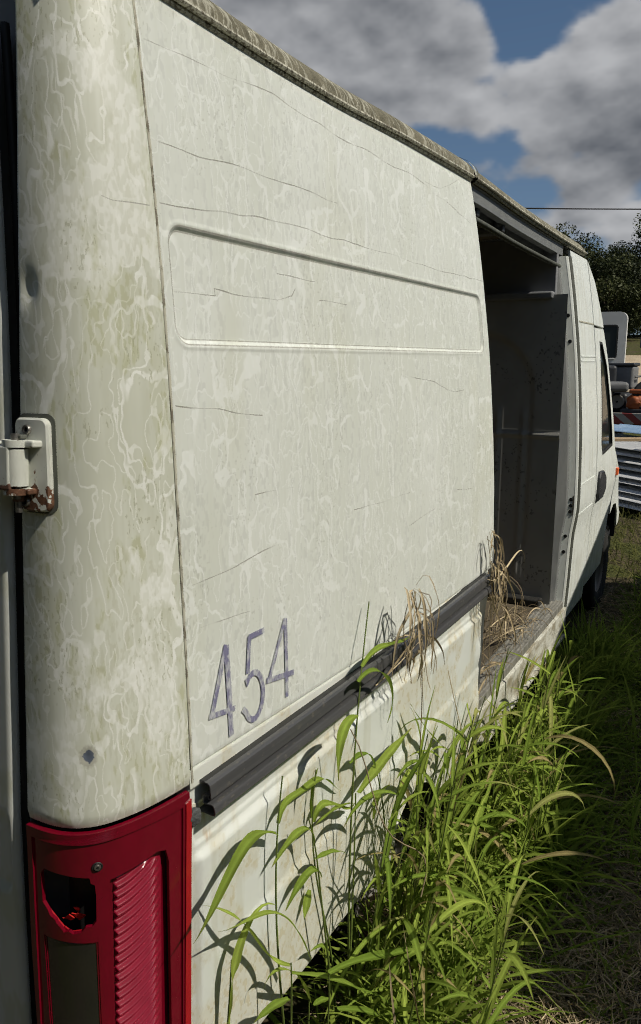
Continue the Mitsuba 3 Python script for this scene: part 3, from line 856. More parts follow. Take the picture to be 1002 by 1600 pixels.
part('ceiling_lining', bx(-1.75, -.19, -.08, 2.82, 2.215, 2.235, .004), 'ceiling_board')
for y in (.5, 1.2, 1.95, 2.5):
    part('roof_bow', bx(-1.72, -.20, y - .03, y + .03, 2.185, 2.214, .008), 'inner_dark', 30)
part('inner_side', bx(-.17, -.165, -.08, 1.57, .46, 2.16, .002), 'inner_paint')
part('far_side', bx(-1.90, -1.875, -.15, 3.9, .30, 2.19, .004), 'inner_paint')
for y in (.3, 1.0, 1.7, 2.4):
    part('far_side_rib', bx(-1.874, -1.845, y - .03, y + .03, .462, 2.18, .01), 'inner_paint', 30)
part('underbody', bx(-1.85, -.20, -.10, 4.2, .30, .34, .01), 'underseal_void')
part('rear_bumper', bx(-1.90, -.06, -.30, -.20, .28, .40, .03), 'black_plastic', 30)

# ------------------------------------------------------------------ cab
part('pillar_panel', patch(Polygon([(2.992, .34), (2.992, 2.165), (3.40, 2.165), (3.402, 1.5), (3.425, .95), (3.44, .60), (3.44, .34)]), side, -.012, .012, size=.05, step=.03), 'cab_paint', 25)
for zq, y0, y1, dz in ((1.834, 3.03, 3.39, 0), (1.668, 3.02, 3.39, 0), (1.645, 3.02, 3.38, 0), (1.038, 3.0, 3.37, 0), (.886, 2.97, 3.37, .0)):
    part('pressed_line', patch(Polygon([(y0, zq), (y1, zq + dz), (y1, zq + dz + .008), (y0, zq + .008)]), side, .0, .003, bevel=.001, size=.05), 'cab_paint' if zq != 1.834 else 'grimy_sealant', 20)
part('fairing', patch(Polygon([(3.412, 1.838), (3.412, 2.165), (3.56, 2.069), (3.70, 1.873), (3.715, 1.832)]), side, -.012, .012, size=.05, step=.03), 'cab_paint', 25)
FD = Polygon([(3.452, .40), (3.445, .60), (3.435, .95), (3.412, 1.5), (3.415, 1.822), (3.712, 1.822), (3.80, 1.663), (3.914, 1.441), (4.09, 1.135), (4.24, .98), (4.22, .82), (4.14, .70), (4.06, .50), (4.03, .40)])
WIN = Polygon([(3.545, 1.755), (3.63, 1.75), (3.755, 1.62), (3.86, 1.41), (3.975, 1.15), (3.60, 1.13), (3.55, 1.20)])
F = part('front_door', patch(FD.difference(WIN), side, -.014, .014, size=.05, step=.03), 'cab_paint', 25)
put(F + '__window', patch(WIN.buffer(.004), side, -.014, .006, size=.05, step=.03), 'dark_glass', 25)
put(F + '__window_seal', patch(WIN.difference(WIN.buffer(-.014)), side, -.007, .0085, size=.05, step=.03), 'black_rubber', 25)
put(F + '__handle', patch(Polygon([(3.475, .885), (3.455, .93), (3.465, 1.02), (3.49, 1.05), (3.60, 1.045), (3.68, 1.0), (3.69, .93), (3.62, .885)]), side, .0005, .016, bevel=.006, size=.04, step=.01), 'black_plastic', 30)
part('side_repeater', patch(sbox(4.19, .94, 4.235, .985), side, .0, .016, bevel=.005, size=.05), 'orange_lens', 30)
part('front_wing', patch(Polygon([(4.255, .975), (4.105, 1.115), (4.30, 1.0), (4.63, .775), (4.80, .63), (4.93, .57), (4.92, .50), (4.78, .50), (4.70, .62), (4.55, .70), (4.38, .72), (4.24, .68)]), side, -.012, .012, size=.06, step=.04), 'cab_paint', 25)
part('front_bumper', cat([bx(-1.75, -.13, 4.72, 4.98, .26, .52, .06)]), 'black_plastic', 30)
part('front_wheel_arch', bx(-.6, -.16, 4.10, 4.75, .28, .72, .05), 'underseal_void', 30)
wm = lathe(tyre, 36)
wm.apply_transform(frame([-.20, 4.42, .26], [0, 1, 0], [0, 0, 1], [1, 0, 0]))
wk = part('front_wheel', wm, 'tyre_rubber', 40)
rm = lathe([(.0, .03), (.05, .04), (.10, .025), (.13, .05), (.158, .07), (.16, .085)], 36)
rm.apply_transform(frame([-.20, 4.42, .26], [0, 1, 0], [0, 0, 1], [1, 0, 0]))
put(wk + '__rim', rm, 'steel_wheel', 40)


def across(profile, inset=.0):
    """A panel spanning the van's width along a side profile of (y, z) points."""
    a = np.array([[float(X(y, z)) - .012 - inset, y, z] for y, z in profile])
    b = a.copy()
    b[:, 0] = -1.86 - (a[:, 0] + .012) * .6
    mid = [(a * (1 - q) + b * q) + np.array([0, .10 * math.sin(math.pi * q), .02 * math.sin(math.pi * q)]) for q in np.linspace(0, 1, 13)]
    P = np.stack(mid)
    return TM(P.reshape(-1, 3), grid_faces(13, len(profile)))


part('front_fairing', across([(3.38, 2.18), (3.56, 2.069), (3.70, 1.873)]), 'cab_paint', True)
part('windscreen', across([(3.70, 1.873), (3.80, 1.663), (3.914, 1.441), (4.12, 1.119)], .04), 'dark_glass', True)
part('windscreen_pillar', tube(np.array([[float(X(y, z)) - .03, y, z] for y, z in [(3.70, 1.873), (3.80, 1.663), (3.914, 1.441), (4.12, 1.119)]]), .026, 8), 'cab_paint', True)
part('bonnet', across([(4.12, 1.119), (4.40, .93), (4.63, .765), (4.80, .62)]), 'cab_paint', True)
part('grille', across([(4.80, .62), (4.86, .52), (4.86, .40)]), 'black_plastic', True)
part('left_cab_side', bx(-1.90, -1.875, 3.90, 4.75, .40, .80, .01), 'cab_paint')

# ------------------------------------------------------------------ grass
scene['leaf_green'] = {'type': 'twosided', 'bsdf': {'type': 'principled', 'base_color': {'type': 'mesh_attribute', 'name': 'vertex_color'}, 'roughness': .42, 'specular': .4}}
scene['leaf_thin'] = {'type': 'principledthin', 'base_color': {'type': 'mesh_attribute', 'name': 'vertex_color'}, 'roughness': .45, 'diff_trans': .7, 'spec_trans': 0.}
scene['dry_stalk'] = {'type': 'twosided', 'bsdf': {'type': 'principled', 'base_color': {'type': 'mesh_attribute', 'name': 'vertex_color'}, 'roughness': .7, 'specular': .25}}
G1, G2, G3 = np.array([.155, .235, .034]), np.array([.31, .39, .072]), np.array([.30, .31, .10])
S1, S2 = np.array([.30, .225, .13]), np.array([.56, .46, .30])
rng = np.random.RandomState(11)


def leaf_mesh(pts, w, n=16, col=None, fold=.25, twist=0., rs=rng):
    """A grass leaf along a spine: tapered, folded along its midrib, with wavy margins."""
    c = spline(pts, n)
    t = np.gradient(c, axis=0)
    t /= np.linalg.norm(t, axis=1, keepdims=True) + 1e-12
    up = np.array([.25, -.1, 1.]) + rs.normal(0, .15, 3)
    sd = np.cross(t, up)
    sd /= np.linalg.norm(sd, axis=1, keepdims=True) + 1e-9
    nn = np.cross(sd, t)
    a = twist * np.linspace(0, 1, n)[:, None]
    sd, nn = np.cos(a) * sd + np.sin(a) * nn, np.cos(a) * nn - np.sin(a) * sd
    u = np.linspace(0, 1, n)
    ww = w * .5 * np.minimum(1, .42 + 2.2 * u) * np.clip((1 - u) * 2.1, 0, 1) ** .85
    ww = np.maximum(ww, .0004)[:, None]
    wav = .06 * w * np.sin(u * 17 + rs.uniform(0, 6))[:, None]
    V = np.stack([c - sd * ww + nn * (ww * fold + wav), c - sd * ww * .5 + nn * ww * fold * .35, c, c + sd * ww * .5 + nn * ww * fold * .35, c + sd * ww + nn * (ww * fold - wav)], 1)
    k = rs.uniform(0, 1)
    base = (G1 * (1 - k) + G2 * k) if col is None else np.asarray(col)
    cc = np.broadcast_to(base, (n, 5, 3)).copy()
    cc[:, 2] = base * 1.35 + [.02, .03, .01]
    cc *= (1 + .16 * (rs.rand(n, 5, 1) - .5))
    tip = np.clip((u - .86) / .14, 0, 1)[:, None, None] * rs.uniform(0, .9)
    cc = cc * (1 - tip) + np.array([.24, .20, .075]) * tip
    return TM(V.reshape(-1, 3), grid_faces(n, 5)), cc.reshape(-1, 3)


def stem_mesh(pts, r0, r1, n=10, col=None, sides=5):
    c = spline(pts, n)
    m = tube(c, np.linspace(r0, r1, n), sides, False)
    base = np.array([.11, .15, .035]) if col is None else np.asarray(col)
    k = np.repeat(1 + .25 * (rng.rand(n, 1) - .5), sides, 0)
    return m, base * k


PLANTS = [{"stem": [[-0.025, 0.275, 0.147], [-0.021, 0.257, 0.327], [-0.002, 0.222, 0.761], [0.004, 0.231, 0.861]], "leaves": [[[[-0.003, 0.22, 0.74], [0.005, 0.155, 0.783], [0.013, 0.103, 0.798], [0.017, 0.017, 0.759], [0.022, -0.07, 0.718]], 0.023], [[[-0.002, 0.223, 0.762], [-0.005, 0.246, 0.784], [-0.007, 0.317, 0.779], [-0.011, 0.404, 0.763], [-0.015, 0.461, 0.722], [-0.02, 0.517, 0.673]], 0.019]]}, {"stem": [[-0.003, 0.463, 0.022], [-0.001, 0.427, 0.291], [0.009, 0.374, 0.498], [0.015, 0.336, 0.655], [0.018, 0.306, 0.734]], "leaves": [[[[0.015, 0.332, 0.663], [0.01, 0.288, 0.712], [0.002, 0.25, 0.702], [-0.006, 0.203, 0.675]], 0.018], [[[0.013, 0.343, 0.615], [0.024, 0.382, 0.61], [0.033, 0.444, 0.573]], 0.016], [[[0.011, 0.37, 0.555], [0.006, 0.33, 0.59], [-0.002, 0.29, 0.572], [-0.011, 0.261, 0.537]], 0.018], [[[0.0, 0.425, 0.309], [-0.002, 0.389, 0.363], [-0.007, 0.35, 0.374]], 0.012]]}, {"stem": [[-0.032, 0.498, -0.025], [-0.022, 0.422, 0.46], [-0.014, 0.375, 0.666], [-0.009, 0.383, 0.795]], "leaves": [[[[-0.014, 0.381, 0.671], [-0.009, 0.392, 0.697], [-0.006, 0.465, 0.669], [-0.003, 0.556, 0.626]], 0.018], [[[-0.02, 0.373, 0.509], [-0.017, 0.353, 0.481], [-0.013, 0.338, 0.462]], 0.017], [[[-0.013, 0.371, 0.687], [-0.016, 0.381, 0.737], [-0.019, 0.409, 0.784]], 0.012]]}, {"stem": [[0.03, 0.205, 0.209], [0.034, 0.207, 0.333], [0.041, 0.198, 0.485]], "leaves": [[[[0.04, 0.196, 0.481], [0.018, 0.076, 0.65], [-0.007, 0.029, 0.706], [-0.035, 0.018, 0.709]], 0.015], [[[0.04, 0.275, 0.435], [0.04, 0.237, 0.514], [0.039, 0.182, 0.597], [0.037, 0.118, 0.651], [0.035, 0.061, 0.674], [0.032, -0.017, 0.707]], 0.017], [[[0.04, 0.199, 0.461], [0.046, 0.296, 0.38], [0.052, 0.382, 0.303], [0.059, 0.524, 0.145], [0.069, 0.648, -0.011]], 0.021]]}, {"stem": [[-0.022, 0.062, 0.36], [-0.019, 0.068, 0.427], [-0.013, 0.077, 0.561]], "leaves": [[[[-0.02, 0.063, 0.402], [-0.01, 0.071, 0.514], [-0.002, 0.082, 0.578], [0.005, 0.115, 0.626], [0.011, 0.188, 0.611]], 0.018]]}, {"stem": [[0.075, 0.266, 0.144], [0.078, 0.28, 0.291], [0.084, 0.274, 0.421]], "leaves": [[[[0.084, 0.274, 0.422], [0.096, 0.358, 0.388], [0.107, 0.442, 0.342], [0.118, 0.543, 0.282], [0.13, 0.801, 0.133]], 0.023], [[[0.078, 0.323, 0.292], [0.102, 0.402, 0.232], [0.128, 0.526, 0.098]], 0.02]]}, {"stem": [[0.025, 0.283, 0.117], [0.026, 0.289, 0.259], [0.029, 0.289, 0.324]], "leaves": [[[[0.029, 0.293, 0.31], [0.025, 0.261, 0.388], [0.019, 0.219, 0.443], [0.012, 0.175, 0.467], [0.003, 0.153, 0.438]], 0.017], [[[0.032, 0.203, 0.395], [0.043, 0.12, 0.446], [0.053, 0.049, 0.479]], 0.019], [[[0.028, 0.308, 0.29], [0.038, 0.328, 0.291], [0.048, 0.35, 0.28]], 0.015]]}, {"stem": [[0.008, 0.513, 0.02], [0.015, 0.5, 0.588], [0.022, 0.519, 0.897], [0.014, 0.563, 1.032], [0.003, 0.606, 1.109]], "leaves": [[[[0.051, 0.459, 0.902], [0.064, 0.364, 0.903], [0.072, 0.334, 0.818]], 0.021], [[[0.043, 0.475, 0.971], [0.055, 0.548, 0.972], [0.065, 0.593, 0.925], [0.067, 0.578, 0.837]], 0.019], [[[0.034, 0.511, 0.991], [0.035, 0.553, 1.005], [0.036, 0.624, 1.002], [0.039, 0.783, 0.982]], 0.018]]}, {"stem": [[0.018, 0.492, 0.151], [0.019, 0.508, 0.452], [0.018, 0.518, 0.677]], "leaves": [[[[0.018, 0.534, 0.669], [0.026, 0.647, 0.696], [0.033, 0.806, 0.716]], 0.026], [[[-0.003, 0.561, 0.62], [0.007, 0.474, 0.666], [0.017, 0.329, 0.7]], 0.018]]}, {"stem": [[0.009, 0.674, -0.003], [0.004, 0.714, 0.312], [0.009, 0.662, 0.632], [0.0, 0.652, 0.687]], "leaves": [[[[0.001, 0.522, 0.745], [0.012, 0.59, 0.739], [0.02, 0.621, 0.676]], 0.018], [[[-0.006, 0.664, 0.522], [0.002, 0.675, 0.582], [0.008, 0.735, 0.584]], 0.016]]}, {"stem": [[0.053, 1.09, -0.071], [0.033, 1.144, 0.22], [0.027, 1.152, 0.473]], "leaves": [[[[0.032, 1.088, 0.595], [0.049, 1.163, 0.516], [0.064, 1.115, 0.417]], 0.028], [[[0.029, 1.103, 0.513], [0.017, 0.94, 0.656], [0.005, 0.862, 0.753]], 0.018]]}, {"stem": [[0.07, 0.741, 0.089], [0.043, 0.83, 0.367], [0.02, 0.881, 0.6]], "leaves": [[[[0.019, 0.917, 0.552], [0.017, 0.901, 0.65], [0.015, 0.839, 0.754]], 0.018], [[[0.027, 0.884, 0.524], [0.049, 0.761, 0.615], [0.068, 0.636, 0.622]], 0.02]]}]


def gz(x, y):
    return float(ground_z(x, y))


WHERE = ['with a long drooping leaf near the tail light', 'with four arched leaves under the rail end', 'thin and upright under the rail', 'reaching a long leaf tip onto the tail light side', 'short with one upright blade beside the tail light',
         'with a broad leaf lying across the lower middle', 'low at the lower left edge by the van', 'tallest, rising past the guide rail in front of the panel', 'with a wide bright leaf pointing up right', 'with a nodding leaf at mid panel',
         'with a hanging wide leaf in front of the wheel arch', 'with two upright leaves left of the wheel arch']
for d, wh in zip(PLANTS, WHERE):
    name = 'grass_plant'
    i = 0
    while any(q == name or q.startswith(name + '__') for q in scene):
        i += 1
        name = f'grass_plant_{i:03d}'
    st = [tuple(p) for p in d['stem']]
    x0, y0 = st[0][0] + rng.uniform(-.01, .02), st[0][1] + rng.uniform(-.02, .03)
    pts = ([(x0, y0, gz(x0, y0))] if st[0][2] > .12 else []) + st
    m, c = stem_mesh(pts, .0034, .0015, 14)
    put(name + '__stem', m, 'leaf_green', True, color=c)
    for lp, w in d['leaves']:
        m, c = leaf_mesh(lp, w, 18, twist=rng.uniform(-.3, .3))
        put(name + '__leaf', m, 'leaf_thin', True, color=c)
    lab(name, 'green broad-bladed grass plant ' + wh, 'grass plant', 'tall grass plants against the van')


def free_leaf(b, az, el, L, droop, n=7, rs=rng):
    """Spine of a free leaf: starts towards (az, el) and bends down."""
    s = np.linspace(0, 1, n)
    e = el - droop * s ** 1.3
    dx = np.stack([np.cos(e) * math.cos(az), np.cos(e) * math.sin(az), np.sin(e)], 1) * (L / (n - 1))
    return np.asarray(b) + np.vstack([[0, 0, 0], np.cumsum(dx[:-1], 0)])


def wild_plant(x, y, H, nl, lean=.12, wl=(.008, .018), Ls=(.15, .34)):
    z0 = gz(x, y)
    a = rng.uniform(-1.2, 1.2)
    top = np.array([x + lean * H * math.cos(a) + .02, y + lean * H * math.sin(a), z0 + H])
    mid = np.array([x, y, z0]) * .5 + top * .5 + rng.normal(0, .012, 3)
    return [(x, y, z0), tuple(mid), tuple(top)], nl, wl, Ls


def build_wild(spec, name):
    pts, nl, wl, Ls = spec
    m, c = stem_mesh(pts, .003, .0014, 8)
    put(name + '__stem', m, 'leaf_green', True, color=c)
    sp = spline(pts, 40)
    az = rng.uniform(0, 6.28)
    for i in range(nl):
        f = .22 + .76 * (i + rng.uniform(0, .5)) / nl
        b = sp[min(39, int(f * 39))]
        az += math.pi + rng.normal(0, .5)
        out = az
        if b[0] < .16 and math.cos(out) < -.2:
            out = math.copysign(math.pi / 2, math.sin(out)) + rng.normal(0, .45)
        up = rng.rand() < .3
        lp = free_leaf(b, out, rng.uniform(1.0, 1.45) if up else rng.uniform(.3, 1.2), rng.uniform(*Ls) * (.8 if up else 1), rng.uniform(.1, .6) if up else rng.uniform(.6, 2.4))
        lp[:, 0] = np.maximum(lp[:, 0], X(lp[:, 1], np.clip(lp[:, 2], .25, 2)) + .006)
        m, c = leaf_mesh(lp, rng.uniform(*wl) * (.7 if up else 1), 10, twist=rng.uniform(-.7, .7), col=[None, G3, np.array([.33, .27, .12])][rng.choice(3, p=[.80, .12, .08])])
        put(name + '__leaf', m, 'leaf_thin', True, color=c)


WILD = []
for i in range(88):                        # the clump along the van, the doorway and the strip in front of it
    if i < 18:
        y, x, hh = rng.uniform(1.30, 2.15), rng.uniform(-.02, .12), rng.uniform(.34, .56)
    elif i < 22:
        y, x, hh = rng.uniform(2.1, 2.7), rng.uniform(-.04, .05), rng.uniform(.28, .42)
    elif i < 42:
        y, x, hh = rng.uniform(.50, 1.32), rng.uniform(-.01, .10), rng.uniform(.45, .80)
    else:
        y = rng.uniform(.42, 2.0)
        x = .02 + (.40 - .13 * y) * rng.rand() ** 1.2
        hh = rng.uniform(.26, .52)
    WILD.append((x, y, hh, rng.randint(5, 9)))
for i, (x, y, H, nl) in enumerate(WILD):
    name = 'grass_clump_plant' if i == 0 else f'grass_clump_plant_{i:03d}'
    build_wild(wild_plant(x, y, H, nl), name)
    if y > 1.9:
        lb, gr = 'tall green grass plant before the far half of the open doorway sill', 'grass plants before the far doorway sill'
    elif y > 1.35:
        lb, gr = 'tall green grass plant before the near end of the open doorway sill', 'grass plants before the near doorway sill'
    elif x > .20:
        lb, gr = 'green grass plant at the outer edge of the sunlit strip, next to the shade', 'grass plants at the edge of the shade'
    elif y > .85:
        lb, gr = 'knee-high green grass plant around the half-hidden rear wheel arch', 'grass plants around the rear wheel arch'
    else:
        lb, gr = 'green grass plant at the bottom of the picture under the lower panel', 'grass plants at the bottom under the lower panel'
    lab(name, lb, 'grass plant', gr)


def blades(n, xy, L, w, el, droop, cols, seed, seg=5, z0=None, jit=.25):
    """Many bent blades as arrays: (mesh, colours)."""
    r = np.random.RandomState(seed)
    xy = np.asarray(xy)
    n = len(xy)
    z = ground_z(xy[:, 0], xy[:, 1]) if z0 is None else z0
    b = np.c_[xy, z]
    az = r.uniform(0, 2 * np.pi, n)
    e0 = r.uniform(*el, n)
    dr_ = r.uniform(*droop, n)
    Ln = r.uniform(*L, n)
    s = np.linspace(0, 1, seg + 1)
    e = e0[:, None] - dr_[:, None] * s[None] ** 1.3
    d = np.stack([np.cos(e) * np.cos(az)[:, None], np.cos(e) * np.sin(az)[:, None], np.sin(e)], -1) * (Ln / seg)[:, None, None]
    c = b[:, None] + np.concatenate([np.zeros((n, 1, 3)), np.cumsum(d[:, :-1], 1)], 1)
    c[..., 2] = np.maximum(c[..., 2], z[:, None] + .004 + .02 * r.rand(n, 1)) if z0 is None else c[..., 2]
    tw = r.uniform(-.8, .8, n)
    sd = np.stack([-np.sin(az + tw), np.cos(az + tw), .35 * r.normal(0, 1, n)], -1)
    wd = r.uniform(*w, n)
    ww = wd[:, None] * .5 * np.clip((1 - s) * 2.2, 0.04, 1)[None] ** .9
    V = np.stack([c - sd[:, None] * ww[..., None], c + sd[:, None] * ww[..., None]], 2)
    m = 2 * (seg + 1)
    i = np.arange(seg) * 2
    f = np.stack([i, i + 1, i + 3, i + 2], 1)
    F = (f[None] + (np.arange(n) * m)[:, None, None]).reshape(-1, 4)
    k = r.rand(n, 1)
    col = np.asarray(cols[0]) * (1 - k) + np.asarray(cols[1]) * k
    col = col * (1 + jit * (r.rand(n, 1) - .5))
    return TM(V.reshape(-1, 3), F), np.repeat(col, m, 0)


def scatter(n, seed, fx, fy):
    r = np.random.RandomState(seed)
    return np.c_[fx(r, n), fy(r, n)]


def keep_out(xy):
    """Leaves the van's footprint free, but for a margin under its side."""
    return xy[~((xy[:, 0] < -.10) & (xy[:, 0] > -1.95) & (xy[:, 1] > -.25) & (xy[:, 1] < 4.95))]


def stuff(name, items, bsdf, label, cat_):
    put(name, cat([m for m, c in items]), bsdf, True, color=np.vstack([c for m, c in items]))
    lab(name, label, cat_, kind='stuff')


q1 = keep_out(scatter(9000, 21, lambda r, n: -.02 + .46 * r.rand(n) ** 1.1, lambda r, n: .38 + 3.4 * r.rand(n) ** .9))
q1 = q1[meshkit.fbm(np.c_[q1 * 3.0, 0 * q1[:, :1]], 3, 4) > .45 - .12 * (q1[:, 0] < .25) + .16 * ((q1[:, 1] < .85) & (q1[:, 0] > .10)) + .2 * np.clip(q1[:, 0] - (.46 - .13 * q1[:, 1]), 0, .5) / .2 + .10 * (q1[:, 1] > 2.3)]
q2 = keep_out(scatter(26000, 22, lambda r, n: .2 + 1.7 * r.rand(n), lambda r, n: .8 + 4.6 * r.rand(n)))
q2 = q2[meshkit.fbm(np.c_[q2 * 2.4, 0 * q2[:, :1]], 3, 7) > .40 + .16 * (q2[:, 1] < 1.4)]
q4 = keep_out(scatter(9000, 24, lambda r, n: .10 + 1.5 * r.rand(n), lambda r, n: 1.5 + 3.6 * r.rand(n)))
stuff('grass', [blades(0, q1, (.10, .42), (.005, .013), (.6, 1.45), (.3, 2.3), (G1, G2), 1, 6), blades(0, q2, (.04, .16), (.0035, .008), (.1, 1.0), (.4, 1.8), (G1 * .9, G2 * .9), 2, 6), blades(0, q4, (.08, .30), (.005, .010), (.2, 1.3), (.4, 2.0), (G1, G2), 7, 6)], 'leaf_thin',
      'green grass of the strip beside the van and its shaded right side', 'grass')
q3 = keep_out(scatter(26000, 23, lambda r, n: -3.5 + 6 * r.rand(n), lambda r, n: 4.6 + 7.5 * r.rand(n)))
stuff('lawn', [blades(0, q3, (.05, .16), (.005, .010), (.5, 1.5), (.2, 1.4), (np.array([.09, .11, .025]), np.array([.19, .18, .07])), 3, 3)], 'leaf_thin', 'short sunlit grass ahead of the van', 'grass')


# dry straw litter: thin three-sided stalks lying every way
def straw(n, xy, L, r0, seed, lift=.03, tilt=.22, z0=None):
    r = np.random.RandomState(seed)
    n = len(xy)
    z = (ground_z(xy[:, 0], xy[:, 1]) if z0 is None else z0) + lift * r.rand(n) ** 1.5 + .003
    az, el = r.uniform(0, 2 * np.pi, n), r.normal(0, tilt, n)
    Ln = r.uniform(*L, n)
    d = np.stack([np.cos(el) * np.cos(az), np.cos(el) * np.sin(az), np.sin(el)], -1)
    sdv = np.stack([-np.sin(az), np.cos(az), 0 * az], -1)
    upv = np.cross(d, sdv)
    c = np.c_[xy, z]
    bend = upv * (r.normal(0, .10, n) * Ln)[:, None] + sdv * (r.normal(0, .10, n) * Ln)[:, None]
    pts = [c - d * Ln[:, None] / 2 - bend / 2, c + bend / 2, c + d * Ln[:, None] / 2 - bend / 2]
    rad = r.uniform(*r0, n)[:, None]
    V = []
    for p in pts:
        p[:, 2] = np.maximum(p[:, 2], (ground_z(p[:, 0], p[:, 1]) if z0 is None else z0) + .001)
        for a in (0, 2.094, 4.189):
            V.append(p + rad * (math.cos(a) * sdv + math.sin(a) * upv))
    V = np.stack(V, 1)
    f = np.array([(k * 3 + i, k * 3 + (i + 1) % 3, k * 3 + 3 + (i + 1) % 3, k * 3 + 3 + i) for k in range(2) for i in range(3)])
    F = (f[None] + (np.arange(n) * 9)[:, None, None]).reshape(-1, 4)
    k = r.rand(n, 1)
    col = (S1 * (1 - k) + S2 * k) * (1 + .5 * (r.rand(n, 1) - .5)) * np.where(r.rand(n, 1) < .25, .45, 1)
    return TM(V.reshape(-1, 3), F), np.repeat(col, 9, 0)


w1 = keep_out(scatter(34000, 31, lambda r, n: -.10 + 1.35 * r.rand(n), lambda r, n: .15 + 2.6 * r.rand(n)))
w2 = keep_out(scatter(9000, 32, lambda r, n: -.10 + 1.6 * r.rand(n), lambda r, n: 2.6 + 2.4 * r.rand(n)))
stuff('straw', [straw(0, w1, (.03, .14), (.0008, .0019), 5, .045, .28), straw(0, w2, (.05, .18), (.0010, .002), 6, .04)], 'dry_stalk', 'dry tan straw litter matted over the ground beside the van', 'straw')

# dead weeds: on the rail, at the doorway corner, on the sill
def dead(name, specs, label, group=None):
    for i, (pts, w) in enumerate(specs):
        k = rng.rand()
        col = (S1 * (1 - k) + S2 * k) * rng.uniform(.55, 1.05)
        if w > .004:
            m, c = leaf_mesh(pts, w, 12, col=col, fold=.6, twist=rng.uniform(-1.5, 1.5))
        else:
            m, c = stem_mesh(pts, w * .5, w * .35, 12, col=col)
        put(f"{name}__{'leaf' if w > .004 else 'stalk'}", m, 'dry_stalk', True, color=c)
    lab(name, label, 'dry weed')


def hang(b, n, spread, drop, seed, wr=(.004, .009)):
    """Limp dead leaves: each a short crooked path that falls from b."""
    r = np.random.RandomState(seed)
    out = []
    for _ in range(n):
        a = r.uniform(0, 6.28)
        p = np.asarray(b) + r.normal(0, .010, 3)
        d = np.array([abs(math.cos(a)) * .4, math.sin(a), r.uniform(-.4, .8)])
        L = drop * r.uniform(.5, 1.25)
        pts = [p]
        for k in range(6):
            d = d * .55 + np.array([r.normal(0, .35) * spread / .06, r.normal(0, .5), -.55 - .25 * k + r.normal(0, .3)]) * .6
            p = p + d / (np.linalg.norm(d) + 1e-9) * L / 5
            p[0] = max(p[0], float(X(p[1], max(p[2], .3))) + .006) if p[1] < 1.57 else p[0]
            pts.append(p)
        w = r.uniform(*wr)
        out.append((pts, w if r.rand() < .6 else .0024))
    return out


top = np.array([.055, .735, 1.105])
sp1 = [([(.05, .80, .30), (.055, .815, .70), (.055, .80, .95), top], .0035), ([(.06, .74, .93), (.05, .70, 1.02), top], .003), ([(.045, .84, .93), (.05, .79, 1.03), top + [0, .01, .003]], .0025),
       ([(.05, .58, .935), (.055, .66, .955), (.06, .76, .985), (.065, .83, .99)], .006), ([(.045, .56, .93), (.05, .70, .945), (.06, .80, .97)], .003)]
sp1 += hang(top, 9, .05, .16, 4) + hang(top + [.0, .04, -.06], 8, .05, .15, 5) + hang([.055, .78, .98], 8, .07, .13, 6, (.004, .008)) + hang([.05, .72, .955], 6, .06, .08, 16, (.004, .008))
dead('dead_weed', sp1, 'dead tan weed bent over the guide rail near the middle of the van')
c0 = np.array([.03, 1.47, 1.0])
sp2 = [([(.01, 1.60, .47), (.02, 1.50, .80), (.03, 1.445, 1.0), (.02, 1.43, 1.10)], .0035), ([(.03, 1.55, .80), (.03, 1.46, .98), (.03, 1.44, 1.08), (.03, 1.415, 1.12)], .006), ([(.03, 1.42, .96), (.04, 1.62, .965), (.04, 1.78, .98), (.035, 1.86, .86)], .006)]
sp2 += hang(c0 + [0, -.02, .10], 9, .05, .16, 7) + hang(c0 + [0, .03, .0], 12, .07, .22, 8, (.004, .010)) + hang([.0, 1.62, .93], 12, .08, .24, 9, (.005, .011)) + hang([-.02, 1.72, .80], 12, .10, .26, 10, (.005, .011))
dead('dead_weed_001', sp2, 'dead tan weed tangled around the rail end at the doorway corner')
rr = np.random.RandomState(17)
sp3 = []
for _ in range(70):
    p = np.array([rr.uniform(-.20, -.02), rr.uniform(1.62, 2.55), .472 + .05 * rr.rand()])
    a = rr.uniform(0, 6.28)
    Ln = rr.uniform(.08, .30)
    d = np.array([.5 * math.cos(a), math.sin(a), rr.uniform(-.05, .12)]) * Ln
    sp3.append(([p - d / 2, p + [0, 0, .012 + .04 * rr.rand()], p + d / 2], rr.choice([.0025, .003, .006, .009])))
dead('dead_weed_002', sp3, 'heap of broken dry stalks lying on the open doorway sill')
dead('dead_weed_003', [([(.15, .606, .40), (.15, .606, .513), (.117, .513, .599), (.083, .463, .741), (.05, .428, .883)], .0038), ([(.09, 1.15, .45), (.07, 1.08, .62), (.05, 1.02, .80)], .0032), ([(.20, .42, .06), (.17, .40, .28), (.16, .40, .42)], .012), ([(.22, .50, .06), (.19, .46, .30), (.15, .50, .40)], .010)],
     'lone reddish dry stalks standing in the grass by the lower panel')

